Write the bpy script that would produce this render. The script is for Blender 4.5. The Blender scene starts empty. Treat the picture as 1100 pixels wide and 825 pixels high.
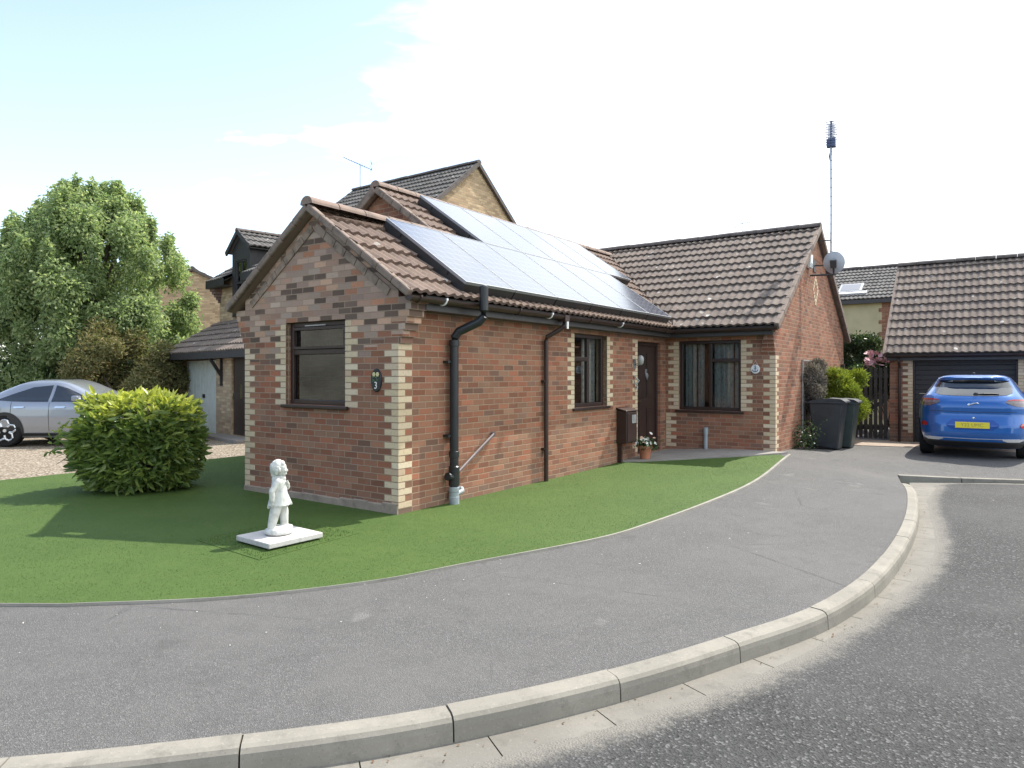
import bpy, bmesh, math, random
import numpy as np
from mathutils import Vector, Matrix, geometry
random.seed(7); np.random.seed(7)
R = math.radians
sc = bpy.context.scene
COL = sc.collection

# ------------------------------------------------------------------ camera, sky, sun, exposure
cd = bpy.data.cameras.new('camera'); cam = bpy.data.objects.new('camera', cd); COL.objects.link(cam)
cam.location = (0, 0, 1.60); cam.rotation_euler = (R(90), 0, 0)
cd.sensor_width = 36; cd.lens = 36 * 740 / 1100; cd.shift_y = -10.5 / 1100
cd.clip_end = 2000; cd.clip_start = 0.05
sc.camera = cam
SUNV = Vector((2.16, 1.78, 3.76)).normalized()
W = bpy.data.worlds.new('World'); sc.world = W; W.use_nodes = True
wn = W.node_tree.nodes; wl = W.node_tree.links
for n in list(wn): wn.remove(n)
def wnode(t, **k):
    n = wn.new(t)
    for a, b in k.items(): setattr(n, a, b)
    return n
w_out = wnode('ShaderNodeOutputWorld'); w_bg = wnode('ShaderNodeBackground')
SKY_STRENGTH = 0.148
w_bg.inputs[1].default_value = SKY_STRENGTH
w_sky = wnode('ShaderNodeTexSky', sky_type='NISHITA', sun_disc=False)
w_sky.sun_elevation = math.asin(SUNV.z); w_sky.sun_rotation = math.atan2(SUNV.x, SUNV.y)
w_sky.air_density = 1.0; w_sky.dust_density = 1.2; w_sky.ozone_density = 1.0
w_tc = wnode('ShaderNodeTexCoord'); w_sep = wnode('ShaderNodeSeparateXYZ')
wl.new(w_tc.outputs['Generated'], w_sep.inputs[0])
def wmath(op, a, b=None, clamp=False):
    n = wnode('ShaderNodeMath', operation=op, use_clamp=clamp)
    for i, v in enumerate((a, b)):
        if v is None: continue
        if isinstance(v, (int, float)): n.inputs[i].default_value = v
        else: wl.new(v, n.inputs[i])
    return n.outputs[0]
dz = wmath('ADD', wmath('MAXIMUM', w_sep.outputs[2], 0.0), 0.22)
w_cmb = wnode('ShaderNodeCombineXYZ')
wl.new(wmath('DIVIDE', w_sep.outputs[0], dz), w_cmb.inputs[0]); wl.new(wmath('DIVIDE', w_sep.outputs[1], dz), w_cmb.inputs[1])
w_no = wnode('ShaderNodeTexNoise'); w_no.inputs['Scale'].default_value = 1.15; w_no.inputs['Detail'].default_value = 9
w_no.inputs['Roughness'].default_value = 0.56; w_no.inputs['Distortion'].default_value = 0.35
wl.new(w_cmb.outputs[0], w_no.inputs['Vector'])
# more cloud towards the sun's side of the sky, broken cloud on the other
bias = wmath('MULTIPLY', wmath('ADD', w_sep.outputs[0], 0.16), 0.85)
w_n2 = wnode('ShaderNodeTexNoise'); w_n2.inputs['Scale'].default_value = 2.3; w_n2.inputs['Detail'].default_value = 10
w_n2.inputs['Roughness'].default_value = 0.6; w_n2.inputs['Distortion'].default_value = 0.8
w_map = wnode('ShaderNodeMapping'); w_map.inputs['Scale'].default_value = (.55, 1.25, 1.0); w_map.inputs['Rotation'].default_value = (0, 0, .5); w_map.inputs['Location'].default_value = (3.1, .7, 0)
wl.new(w_cmb.outputs[0], w_map.inputs[0]); wl.new(w_map.outputs[0], w_n2.inputs['Vector'])
big = wmath('MULTIPLY', wmath('SUBTRACT', w_no.outputs[0], 0.5), 1.9)
fine = wmath('MULTIPLY', wmath('SUBTRACT', w_n2.outputs[0], 0.5), 2.3)
m1 = wmath('ADD', wmath('ADD', wmath('ADD', big, fine), 0.50), bias)
w_mr = wnode('ShaderNodeMapRange', interpolation_type='SMOOTHSTEP'); wl.new(m1, w_mr.inputs[0])
w_mr.inputs[1].default_value = 0.30; w_mr.inputs[2].default_value = 1.05
low = wmath('SUBTRACT', 1.0, wmath('MULTIPLY', w_sep.outputs[2], 1.7), clamp=True)
fac = wmath('MAXIMUM', w_mr.outputs[0], wmath('ADD', 0.04, wmath('MULTIPLY', low, 0.22)), clamp=True)
w_mix = wnode('ShaderNodeMix', data_type='RGBA')
wl.new(fac, w_mix.inputs[0]); wl.new(w_sky.outputs[0], w_mix.inputs[6])
w_mix.inputs[7].default_value = (6.6, 7.0, 7.3, 1)
wl.new(w_mix.outputs[2], w_bg.inputs[0]); wl.new(w_bg.outputs[0], w_out.inputs[0])
sd = bpy.data.lights.new('sun', 'SUN'); sun = bpy.data.objects.new('sun', sd); COL.objects.link(sun)
sd.energy = 3.3; sd.angle = R(0.5); sd.color = (1.0, 0.94, 0.85)
sun.rotation_euler = SUNV.to_track_quat('Z', 'Y').to_euler(); sun.location = (20, 16, 40)
sc.view_settings.view_transform = 'Standard'; sc.view_settings.look = 'None'
sc.view_settings.exposure = 1.08; sc.view_settings.gamma = 1.0
sc.view_settings.use_curve_mapping = False
sc.cycles.max_bounces = 8; sc.cycles.transparent_max_bounces = 16
sc.cycles.sample_clamp_indirect = 6

# ------------------------------------------------------------------ materials
class NT:
    def __init__(s, name):
        s.m = bpy.data.materials.new(name); s.m.use_nodes = True
        s.n = s.m.node_tree.nodes; s.l = s.m.node_tree.links
        for x in list(s.n): s.n.remove(x)
        s.out = s.n.new('ShaderNodeOutputMaterial')
        s.p = s.n.new('ShaderNodeBsdfPrincipled')
        s.l.new(s.p.outputs[0], s.out.inputs[0])
    def node(s, t, **k):
        n = s.n.new(t)
        for a, b in k.items(): setattr(n, a, b)
        return n
    def put(s, sock, v):
        if hasattr(v, 'links') or isinstance(v, bpy.types.NodeSocket): s.l.new(v, sock)
        elif isinstance(v, (tuple, list)) and len(v) == 3 and sock.type == 'RGBA': sock.default_value = (*v, 1)
        else: sock.default_value = v
    def math(s, op, a, b=None, c=None, clamp=False):
        n = s.node('ShaderNodeMath', operation=op, use_clamp=clamp)
        for i, v in enumerate((a, b, c)):
            if v is not None: s.put(n.inputs[i], v)
        return n.outputs[0]
    def mix(s, f, a, b, blend='MIX'):
        n = s.node('ShaderNodeMix', data_type='RGBA', blend_type=blend)
        s.put(n.inputs[0], f); s.put(n.inputs[6], a); s.put(n.inputs[7], b)
        return n.outputs[2]
    def tc(s, which='Object'):
        return s.node('ShaderNodeTexCoord').outputs[which]
    def noise(s, scale, detail=4, rough=0.55, vec=None, out=0, dist=0):
        n = s.node('ShaderNodeTexNoise'); n.inputs['Scale'].default_value = scale
        n.inputs['Detail'].default_value = detail; n.inputs['Roughness'].default_value = rough
        n.inputs['Distortion'].default_value = dist
        s.l.new(vec if vec is not None else s.tc(), n.inputs['Vector'])
        return n.outputs[out]
    def voro(s, scale, vec=None, feature='F1'):
        n = s.node('ShaderNodeTexVoronoi', feature=feature); n.inputs['Scale'].default_value = scale
        s.l.new(vec if vec is not None else s.tc(), n.inputs['Vector'])
        return n
    def white(s, vec):
        n = s.node('ShaderNodeTexWhiteNoise', noise_dimensions='3D'); s.l.new(vec, n.inputs['Vector']); return n
    def ramp(s, f, stops, interp='LINEAR'):
        n = s.node('ShaderNodeValToRGB'); cr = n.color_ramp; cr.interpolation = interp
        while len(cr.elements) < len(stops): cr.elements.new(0.5)
        for e, (p, c) in zip(cr.elements, stops): e.position = p; e.color = (*c, 1) if len(c) == 3 else c
        s.put(n.inputs[0], f); return n.outputs[0]
    def step(s, f, a, b):
        n = s.node('ShaderNodeMapRange', interpolation_type='SMOOTHSTEP'); s.put(n.inputs[0], f)
        n.inputs[1].default_value = a; n.inputs[2].default_value = b; return n.outputs[0]
    def bump(s, h, strength=0.5, dist=0.01):
        n = s.node('ShaderNodeBump'); n.inputs['Strength'].default_value = strength; n.inputs['Distance'].default_value = dist
        s.put(n.inputs['Height'], h); s.l.new(n.outputs[0], s.p.inputs['Normal']); return n
    def set(s, base=None, rough=None, metal=None, spec=None, coat=None, ior=None):
        for k, v in (('Base Color', base), ('Roughness', rough), ('Metallic', metal), ('Specular IOR Level', spec), ('Coat Weight', coat), ('IOR', ior)):
            if v is not None: s.put(s.p.inputs[k], v)
        return s.m

def plain(name, col, rough=0.5, metal=0, spec=0.5, var=0.12, scale=6, bump=0, coat=0):
    t = NT(name)
    nz = t.noise(scale, 5)
    c2 = tuple(max(0, x * (1 - var * 2)) for x in col); c3 = tuple(min(1, x * (1 + var)) for x in col)
    base = t.ramp(nz, [(0.3, c2), (0.5, col), (0.72, c3)])
    if bump: t.bump(t.noise(scale * 8, 4), bump, 0.005)
    rr = t.math('ADD', t.math('MULTIPLY', nz, 0.15), rough - 0.07)
    return t.set(base, rr, metal, spec, coat)

def brick_mat(name, pal, mortar, upper=None, split=1.95, bw=0.225, bh=0.075):
    t = NT(name)
    uv = t.tc('UV'); sp = t.node('ShaderNodeSeparateXYZ'); t.l.new(uv, sp.inputs[0])
    u, v = sp.outputs[0], sp.outputs[1]
    wob = t.math('MULTIPLY', t.math('SUBTRACT', t.noise(9, 3, 0.6, uv), 0.5), 0.009)
    v2 = t.math('ADD', v, wob); u2 = t.math('ADD', u, wob)
    row = t.math('FLOOR', t.math('DIVIDE', v2, bh))
    par = t.math('ABSOLUTE', t.math('MODULO', row, 2.0))
    uo = t.math('DIVIDE', t.math('ADD', u2, t.math('MULTIPLY', par, bw / 2)), bw)
    colm = t.math('FLOOR', uo)
    fu = t.math('SUBTRACT', uo, colm); fv = t.math('SUBTRACT', t.math('DIVIDE', v2, bh), row)
    eu = t.math('MULTIPLY', t.math('MINIMUM', fu, t.math('SUBTRACT', 1.0, fu)), bw)
    ev = t.math('MULTIPLY', t.math('MINIMUM', fv, t.math('SUBTRACT', 1.0, fv)), bh)
    edge = t.math('MINIMUM', eu, ev)
    mask = t.step(edge, 0.0035, 0.0075)
    cv = t.node('ShaderNodeCombineXYZ'); t.put(cv.inputs[0], colm); t.put(cv.inputs[1], row); cv.inputs[2].default_value = 3.7
    wh = t.white(cv.outputs[0]); h = wh.outputs[0]
    k = len(pal)
    c = t.ramp(h, [((i) / k, p) for i, p in enumerate(pal)], 'CONSTANT')
    if upper:
        cu = t.ramp(h, [((i) / len(upper), p) for i, p in enumerate(upper)], 'CONSTANT')
        hs = t.node('ShaderNodeSeparateColor'); t.l.new(wh.outputs[1], hs.inputs[0])
        sel = t.math('GREATER_THAN', t.math('ADD', v, t.math('MULTIPLY', t.math('SUBTRACT', hs.outputs[1], 0.5), 0.6)), split)
        c = t.mix(sel, c, cu)
    hs2 = t.node('ShaderNodeSeparateColor'); t.l.new(wh.outputs[1], hs2.inputs[0])
    val = t.math('ADD', t.math('MULTIPLY', hs2.outputs[2], 0.45), 0.78)
    hv = t.node('ShaderNodeHueSaturation'); t.put(hv.inputs['Value'], val); t.put(hv.inputs['Color'], c); c = hv.outputs[0]
    # mottling inside a brick, dark fired hearts and pale bloom
    n1 = t.noise(38, 5, 0.65, uv)
    c = t.mix(t.step(n1, 0.52, 0.78), c, t.mix(0.45, c, (0.10, 0.06, 0.05)))
    n2 = t.noise(2.2, 5, 0.6, uv)
    c = t.mix(t.math('MULTIPLY', t.step(n2, 0.52, 0.8), 0.28), c, (0.44, 0.29, 0.205))
    damp = t.math('MULTIPLY', t.math('SUBTRACT', 1.0, t.step(t.math('ADD', v, t.math('MULTIPLY', n2, 0.3)), 0.1, 0.5)), 0.4)
    c = t.mix(damp, c, (0.20, 0.165, 0.13))
    mc = t.mix(t.noise(14, 4, 0.6, uv), tuple(x * 0.72 for x in mortar), mortar)
    c = t.mix(mask, mc, c)
    hgt = t.math('ADD', mask, t.math('MULTIPLY', t.noise(90, 3, 0.6, uv), 0.25))
    t.bump(hgt, 0.55, 0.006)
    return t.set(c, 0.88, 0, 0.25)

RED = [(0.283,0.119,0.072),(0.263,0.124,0.078),(0.304,0.139,0.085),(0.238,0.105,0.068),(0.280,0.136,0.085),(0.205,0.113,0.081),(0.313,0.124,0.074),(0.268,0.147,0.095),(0.251,0.113,0.072),(0.293,0.150,0.095)]
PURP = [(0.428,0.302,0.235),(0.388,0.264,0.204),(0.337,0.235,0.191),(0.128,0.086,0.068),(0.439,0.274,0.191),(0.408,0.307,0.248),(0.306,0.206,0.165),(0.163,0.110,0.085),(0.408,0.197,0.122),(0.377,0.274,0.217),(0.347,0.216,0.161),(0.143,0.101,0.078)]
TAN = [(0.461,0.338,0.204),(0.422,0.300,0.180),(0.499,0.375,0.228),(0.384,0.269,0.162),(0.448,0.312,0.192)]
M = {}
M['brick'] = brick_mat('red_brick', RED, (.38,.265,.185))
M['brick_front'] = brick_mat('mixed_front_brick', RED, (.38,.275,.20), upper=PURP)
M['buff_brick'] = brick_mat('buff_brick', TAN, (.36,.31,.24))

def quoin_mat():
    t = NT('yellow_quoin_brick'); g = t.node('ShaderNodeNewGeometry')
    c = t.ramp(g.outputs['Random Per Island'], [(0,(0.635,0.511,0.352)),(.3,(0.552,0.433,0.285)),(.55,(0.593,0.469,0.330)),(.8,(0.497,0.362,0.255)),(1,(0.690,0.582,0.420))])
    nz = t.noise(30, 5, 0.65)
    c = t.mix(t.math('MULTIPLY', t.step(nz, .5, .75), .4), c, (.22,.16,.11))
    t.bump(nz, 0.4, 0.004)
    return t.set(c, 0.88, 0, .25)
M['quoin'] = quoin_mat()

def tile_mat(name, pal, lichen=0.0, tw=0.31, gauge=0.345):
    t = NT(name); uv = t.tc('UV'); sp = t.node('ShaderNodeSeparateXYZ'); t.l.new(uv, sp.inputs[0])
    cu = t.math('FLOOR', t.math('DIVIDE', sp.outputs[0], tw)); cvv = t.math('FLOOR', t.math('DIVIDE', sp.outputs[1], gauge))
    cv = t.node('ShaderNodeCombineXYZ'); t.put(cv.inputs[0], cu); t.put(cv.inputs[1], cvv); cv.inputs[2].default_value = 1.3
    h = t.white(cv.outputs[0]).outputs[0]
    c = t.ramp(h, [(i / (len(pal) - 1), p) for i, p in enumerate(pal)])
    n1 = t.noise(5, 6, .7, uv); n2 = t.noise(55, 4, .7, uv)
    c = t.mix(t.math('MULTIPLY', t.step(n1, .42, .7), .55), c, tuple(x * .5 for x in pal[0]))
    c = t.mix(t.math('MULTIPLY', t.step(n2, .5, .72), .4), c, tuple(min(1, x * 1.5 + .03) for x in pal[-1]))
    if lichen:
        vo = t.voro(7, uv); rnd = t.node('ShaderNodeSeparateColor'); t.l.new(vo.outputs['Color'], rnd.inputs[0])
        size = t.math('MULTIPLY', t.math('GREATER_THAN', rnd.outputs[0], 1 - lichen), t.math('ADD', t.math('MULTIPLY', t.math('POWER', rnd.outputs[1], 3.0), .30), .07))
        dd = t.math('ADD', vo.outputs['Distance'], t.math('MULTIPLY', t.math('SUBTRACT', n2, .5), .25))
        spot = t.math('LESS_THAN', dd, size)
        c = t.mix(t.math('MULTIPLY', spot, t.math('ADD', .35, t.math('MULTIPLY', rnd.outputs[2], .55))), c, (.50,.49,.45))
        n3 = t.noise(16, 5, .7, uv)
        c = t.mix(t.math('MULTIPLY', t.step(n3, .55, .7), .45), c, (.25,.235,.20))
    t.bump(n2, 0.35, 0.004)
    return t.set(c, 0.9, 0, .2)
M['tile_red'] = tile_mat('weathered_red_tile', [(.175,.125,.100),(.205,.148,.118),(.155,.112,.092),(.232,.170,.138)], .05)
M['tile_brown'] = tile_mat('lichened_brown_tile', [(.160,.128,.108),(.190,.154,.130),(.138,.112,.097),(.21,.172,.145)], .34)
M['tile_grey'] = tile_mat('grey_tile', [(.12,.112,.108),(.145,.136,.13),(.10,.095,.09),(.16,.15,.14)], .25)
M['verge'] = plain('pinkish_brown_verge', (.205,.155,.125), .85, var=.2, scale=8, bump=.3)
M['ridge'] = plain('ridge_tile_clay', (.215,.155,.125), .85, var=.22, scale=7, bump=.3)
M['ridge_dark'] = plain('dark_ridge_tile', (.115,.095,.085), .85, var=.22, scale=7, bump=.3)
M['brown_upvc'] = plain('dark_brown_upvc', (.035,.02,.017), .35, spec=.5, var=.08)
M['soffit'] = plain('dark_fascia_board', (.05,.045,.045), .5, var=.1)
M['black_pvc'] = plain('black_pvc_pipe', (.018,.02,.022), .35, spec=.5, var=.1)
M['brown_pvc'] = plain('brown_pvc_pipe', (.04,.022,.018), .35, spec=.5, var=.1)
M['grey_pvc'] = plain('grey_pvc_pipe', (.30,.34,.36), .45, var=.12)
M['purple_pipe'] = plain('faded_brown_waste_pipe', (.115,.085,.09), .5)
M['metal'] = plain('galvanised_metal', (.42,.43,.45), .35, metal=.7, var=.1)
M['chrome'] = plain('polished_metal', (.75,.75,.76), .15, metal=1, var=.03)
M['white_paint'] = plain('white_painted_plastic', (.74,.74,.72), .5, var=.06)
M['black'] = plain('black_plastic', (.02,.02,.021), .45, var=.1)
M['rubber'] = plain('tyre_rubber', (.018,.018,.018), .8, var=.1, spec=.2)
M['dark_room'] = plain('dark_interior_plaster', (.12,.11,.10), .9)
M['curtain'] = plain('net_curtain', (.50,.49,.46), .95, var=.15, scale=20)
M['board'] = plain('black_stained_board', (.030,.028,.028), .6, var=.2)
M['garage_door'] = plain('pale_green_garage_door', (.57,.60,.53), .5, var=.05)
M['brown_door'] = plain('dark_brown_garage_door', (.032,.026,.025), .5, var=.12)
M['render'] = plain('cream_render', (.50,.44,.27), .9, var=.06, scale=2, bump=.1)
M['fence_wood'] = plain('dark_stained_timber', (.040,.032,.026), .8, var=.3, scale=5, bump=.3)
M['weathered_wood'] = plain('weathered_grey_timber', (.30,.28,.26), .8, var=.2)
M['bark'] = plain('tree_bark', (.12,.095,.075), .9, var=.3, bump=.5)
M['terracotta'] = plain('terracotta', (.40,.16,.085), .8, var=.15)
M['soil'] = plain('potting_soil', (.03,.022,.016), .95)
M['statue'] = plain('white_painted_stone', (.55,.55,.52), .85, var=.15, scale=14, bump=.15)
M['bin'] = plain('dark_grey_bin_plastic', (.030,.034,.040), .42, var=.15)
M['bin_green'] = plain('dark_green_grey_bin_plastic', (.045,.060,.055), .42, var=.15)
M['dish'] = plain('grey_dish_mesh', (.46,.48,.52), .5, var=.08)
M['aerial'] = plain('blue_grey_aerial', (.10,.12,.20), .4, metal=.4)
M['blossom_pink'] = plain('pink_blossom', (.74,.46,.47), .8, var=.15, scale=20)
M['blossom_white'] = plain('white_blossom', (.78,.77,.70), .8, var=.1, scale=20)
M['grille'] = plain('meter_label', (.22,.23,.24), .5)
M['gold'] = plain('yellow_flower_paint', (.62,.55,.30), .6, var=.1)
M['plaque'] = plain('black_glazed_plaque', (.014,.02,.026), .22, var=.2, scale=30)
M['leaf_paint'] = plain('green_leaf_paint', (.07,.14,.07), .5)

def concrete(name, col, sc_=1.0, rough=.9):
    t = NT(name); g = t.tc()
    n1 = t.noise(1.7 * sc_, 6, .65, g); n2 = t.noise(60, 5, .75, g); n3 = t.noise(7, 6, .7, g)
    c = t.mix(t.step(n1, .35, .7), tuple(x * .80 for x in col), col)
    c = t.mix(t.math('MULTIPLY', t.step(n3, .50, .70), .6), c, tuple(x * .55 for x in col))
    c = t.mix(t.math('MULTIPLY', t.step(n2, .55, .7), .5), c, tuple(min(.8, x * 1.35) for x in col))
    vo = t.voro(45, g); c = t.mix(t.math('MULTIPLY', t.math('LESS_THAN', vo.outputs['Distance'], .16), .35), c, tuple(x * .45 for x in col))
    t.bump(t.math('ADD', n2, n3), .35, .004)
    return t.set(c, rough, 0, .25)
M['kerb'] = concrete('kerb_concrete', (.285,.265,.225))
M['channel'] = concrete('channel_concrete', (.222,.207,.180))
M['slab'] = concrete('path_concrete', (.30,.275,.25))
M['edging'] = concrete('edging_concrete', (.34,.32,.28))
M['plinth'] = concrete('white_plinth_slab', (.60,.57,.55))
M['footing'] = concrete('footing_concrete', (.33,.27,.215), 3)

def asphalt(name, dark, light, stone, patch, coarse=150, dust=None, cracks=False):
    t = NT(name); g = t.tc()
    vo = t.voro(coarse, g); rnd = t.node('ShaderNodeSeparateColor'); t.l.new(vo.outputs['Color'], rnd.inputs[0])
    c = t.ramp(rnd.outputs[0], [(0, dark), (.55, light), (.86, light), (.95, stone), (1, stone)])
    n1 = t.noise(.55, 6, .6, g, dist=.4); n2 = t.noise(4, 6, .7, g); n4 = t.noise(28, 4, .7, g)
    c = t.mix(t.math('MULTIPLY', t.step(n1, .40, .66), .55), c, patch)
    c = t.mix(t.math('MULTIPLY', t.step(n2, .45, .7), .25), c, tuple(x * .6 for x in light))
    c = t.mix(t.math('MULTIPLY', t.step(n4, .5, .7), .14), c, stone)
    # scattered pale grit and droppings
    vg = t.voro(4.6, g); r2 = t.node('ShaderNodeSeparateColor'); t.l.new(vg.outputs['Color'], r2.inputs[0])
    grit = t.math('LESS_THAN', vg.outputs['Distance'], t.math('MULTIPLY', t.math('GREATER_THAN', r2.outputs[0], .72), t.math('MULTIPLY', r2.outputs[1], .06)))
    c = t.mix(t.math('MULTIPLY', grit, .8), c, (.55,.53,.49))
    if cracks:
        ve = t.voro(.55, g, 'DISTANCE_TO_EDGE'); wv = t.math('ADD', ve.outputs['Distance'], t.math('MULTIPLY', t.math('SUBTRACT', n2, .5), .05))
        ck = t.math('MULTIPLY', t.math('LESS_THAN', t.math('ABSOLUTE', wv), .004), t.step(n1, .5, .6)); c = t.mix(t.math('MULTIPLY', ck, .45), c, (.05,.05,.05))
        n6 = t.noise(1.3, 3, .5, g, dist=1.0); c = t.mix(t.math('MULTIPLY', t.step(n6, .64, .72), .28), c, (.27,.26,.245))
        n7 = t.noise(2.1, 4, .6, g); c = t.mix(t.math('MULTIPLY', t.step(n7, .62, .70), .30), c, tuple(x * .55 for x in light))
    if dust:   # sandy dust and worn tar thinning out from the channel blocks
        su = t.node('ShaderNodeSeparateXYZ'); t.l.new(t.tc('UV'), su.inputs[0])
        f = t.math('ADD', su.outputs[1], t.math('ADD', t.math('MULTIPLY', t.math('SUBTRACT', n4, .5), .9), t.math('MULTIPLY', t.math('SUBTRACT', n2, .5), .7)))
        c = t.mix(t.step(f, .12, .80), dust, c)
    t.bump(t.math('ADD', t.math('MULTIPLY', vo.outputs['Distance'], 1.2), n4), .7, .006)
    return t.set(c, .85, 0, .3)
M['pavement'] = asphalt('footway_asphalt', (.077,.075,.073), (.121,.118,.114), (.205,.198,.19), (.146,.14,.133), 190, cracks=True)
M['road_edge'] = asphalt('worn_road_edge', (.021,.021,.021), (.050,.0495,.0485), (.13,.128,.125), (.080,.079,.077), 90, (.182,.170,.148))
M['road'] = asphalt('road_asphalt', (.021,.021,.021), (.050,.0495,.0485), (.13,.128,.125), (.080,.079,.077), 90)

def turf_mat(name, blade=False):
    t = NT(name); g = t.tc()
    n1 = t.noise(.9, 5, .6, g); n2 = t.noise(6, 5, .65, g); n3 = t.noise(160, 3, .7, g)
    c = t.mix(t.step(n1, .35, .7), (.060,.106,.024), (.076,.127,.030))
    c = t.mix(t.math('MULTIPLY', t.step(n2, .45, .7), .4), c, (.098,.135,.036))
    if blade:
        gi = t.node('ShaderNodeNewGeometry').outputs['Random Per Island']
        c = t.mix(gi, t.mix(.10, c, (.045,.085,.02)), t.mix(.10, c, (.18,.25,.08)))
    else:
        c = t.mix(t.step(n3, .30, .62), (.050,.085,.018), c)
        t.bump(n3, .5, .006)
    return t.set(c, .75, 0, .2)
M['turf'] = turf_mat('artificial_turf'); M['turf_blade'] = turf_mat('turf_blade', True)
def rough_ground():
    t = NT('rough_grass_ground'); n = t.noise(.8, 6, .7)
    return t.set(t.ramp(n, [(.3,(.05,.075,.025)),(.6,(.09,.12,.04)),(.8,(.14,.13,.07))]), .95, 0, .1)
M['ground'] = rough_ground()
def gravel():
    t = NT('buff_gravel'); g = t.tc(); vo = t.voro(26, g); rnd = t.node('ShaderNodeSeparateColor'); t.l.new(vo.outputs['Color'], rnd.inputs[0])
    c = t.ramp(rnd.outputs[0], [(0,(.20,.155,.11)),(.35,(.29,.24,.18)),(.7,(.36,.31,.24)),(1,(.46,.41,.33))])
    c = t.mix(t.step(vo.outputs['Distance'], .35, .8), c, (.14,.11,.08))
    c = t.mix(t.math('MULTIPLY', t.step(t.noise(.9, 5), .5, .75), .35), c, (.26,.21,.15))
    t.bump(t.math('SUBTRACT', 1.0, vo.outputs['Distance']), .9, .02)
    return t.set(c, .9, 0, .25)
M['gravel'] = gravel()
def paver():
    t = NT('block_paving'); g = t.tc()
    br = t.node('ShaderNodeTexBrick'); t.l.new(g, br.inputs['Vector']); br.inputs['Scale'].default_value = 1
    br.inputs['Brick Width'].default_value = .2; br.inputs['Row Height'].default_value = .1; br.inputs['Mortar Size'].default_value = .006
    br.inputs['Color1'].default_value = (.42,.34,.27,1); br.inputs['Color2'].default_value = (.34,.26,.21,1); br.inputs['Mortar'].default_value = (.17,.15,.12,1)
    c = t.mix(t.math('MULTIPLY', t.step(t.noise(3, 6, .7), .45, .7), .35), br.outputs[0], (.36,.33,.28))
    t.bump(br.outputs['Fac'], -.4, .005)
    return t.set(c, .9, 0, .25)
M['paver'] = paver()

def leaf(name, stops, trans=.35, rough=.45, spec=.4, top=None):
    t = NT(name); g = t.node('ShaderNodeNewGeometry')
    c = t.ramp(g.outputs['Random Per Island'], stops)
    if top:   # new growth in the top of the plant, its colour brightened as if sunlit
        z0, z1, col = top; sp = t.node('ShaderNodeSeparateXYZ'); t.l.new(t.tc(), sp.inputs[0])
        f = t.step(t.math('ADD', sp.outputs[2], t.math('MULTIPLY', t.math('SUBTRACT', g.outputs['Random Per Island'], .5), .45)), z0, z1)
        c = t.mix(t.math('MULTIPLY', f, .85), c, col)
    t.set(c, rough, 0, spec)
    tr = t.node('ShaderNodeBsdfTranslucent'); t.l.new(t.mix(.5, c, t.mix(1.0, c, (1.5,1.6,.7), 'MULTIPLY')), tr.inputs[0])
    mx = t.node('ShaderNodeMixShader'); mx.inputs[0].default_value = trans
    t.l.new(t.p.outputs[0], mx.inputs[1]); t.l.new(tr.outputs[0], mx.inputs[2]); t.l.new(mx.outputs[0], t.out.inputs[0])
    return t.m
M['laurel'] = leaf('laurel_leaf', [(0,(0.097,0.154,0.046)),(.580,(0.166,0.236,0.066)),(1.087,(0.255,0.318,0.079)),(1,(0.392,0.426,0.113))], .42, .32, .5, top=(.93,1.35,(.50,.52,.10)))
M['birch'] = leaf('birch_leaf', [(0,(0.187,0.260,0.131)),(.675,(0.302,0.383,0.193)),(1,(0.459,0.492,0.277))], .55, .5)
M['olive'] = leaf('olive_shrub_leaf', [(0,(0.121,0.134,0.052)),(.750,(0.203,0.190,0.078)),(1,(0.324,0.252,0.121))], .3, .6)
M['lime'] = leaf('lime_conifer_leaf', [(0,(.11,.16,.02)),(.5,(.20,.25,.03)),(1,(.32,.34,.05))], .35, .6)
M['dark_leaf'] = leaf('dark_shrub_leaf', [(0,(.033,.058,.023)),(.780,(.065,.098,.039)),(1,(.130,.169,.078))], .3, .4)
M['dead'] = leaf('dry_climber_leaf', [(0,(.13,.11,.095)),(.5,(.20,.175,.15)),(1,(.30,.27,.23))], .15, .8, .1)
M['pot_leaf'] = leaf('pot_plant_leaf', [(0,(.03,.06,.02)),(1,(.08,.13,.04))], .3)

def glass(name, tint=(.72,.76,.76), ior=1.5, refl=1.0):
    t = NT(name); t.n.remove(t.p)
    tr = t.node('ShaderNodeBsdfTransparent'); tr.inputs[0].default_value = (*tint, 1)
    gl = t.node('ShaderNodeBsdfGlossy'); gl.inputs['Roughness'].default_value = .015; gl.inputs[0].default_value = (refl, refl, refl, 1)
    fr = t.node('ShaderNodeFresnel'); fr.inputs[0].default_value = ior
    # one pane with the slight waviness of real float glass
    b = t.node('ShaderNodeBump'); b.inputs['Strength'].default_value = .03; b.inputs['Distance'].default_value = .02
    t.l.new(t.noise(2.0, 2), b.inputs['Height']); t.l.new(b.outputs[0], gl.inputs['Normal'])
    mx = t.node('ShaderNodeMixShader'); t.l.new(t.math('MULTIPLY', fr.outputs[0], 2.0, clamp=True), mx.inputs[0])
    t.l.new(tr.outputs[0], mx.inputs[1]); t.l.new(gl.outputs[0], mx.inputs[2]); t.l.new(mx.outputs[0], t.out.inputs[0])
    return t.m
M['glass'] = glass('window_glass')
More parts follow.
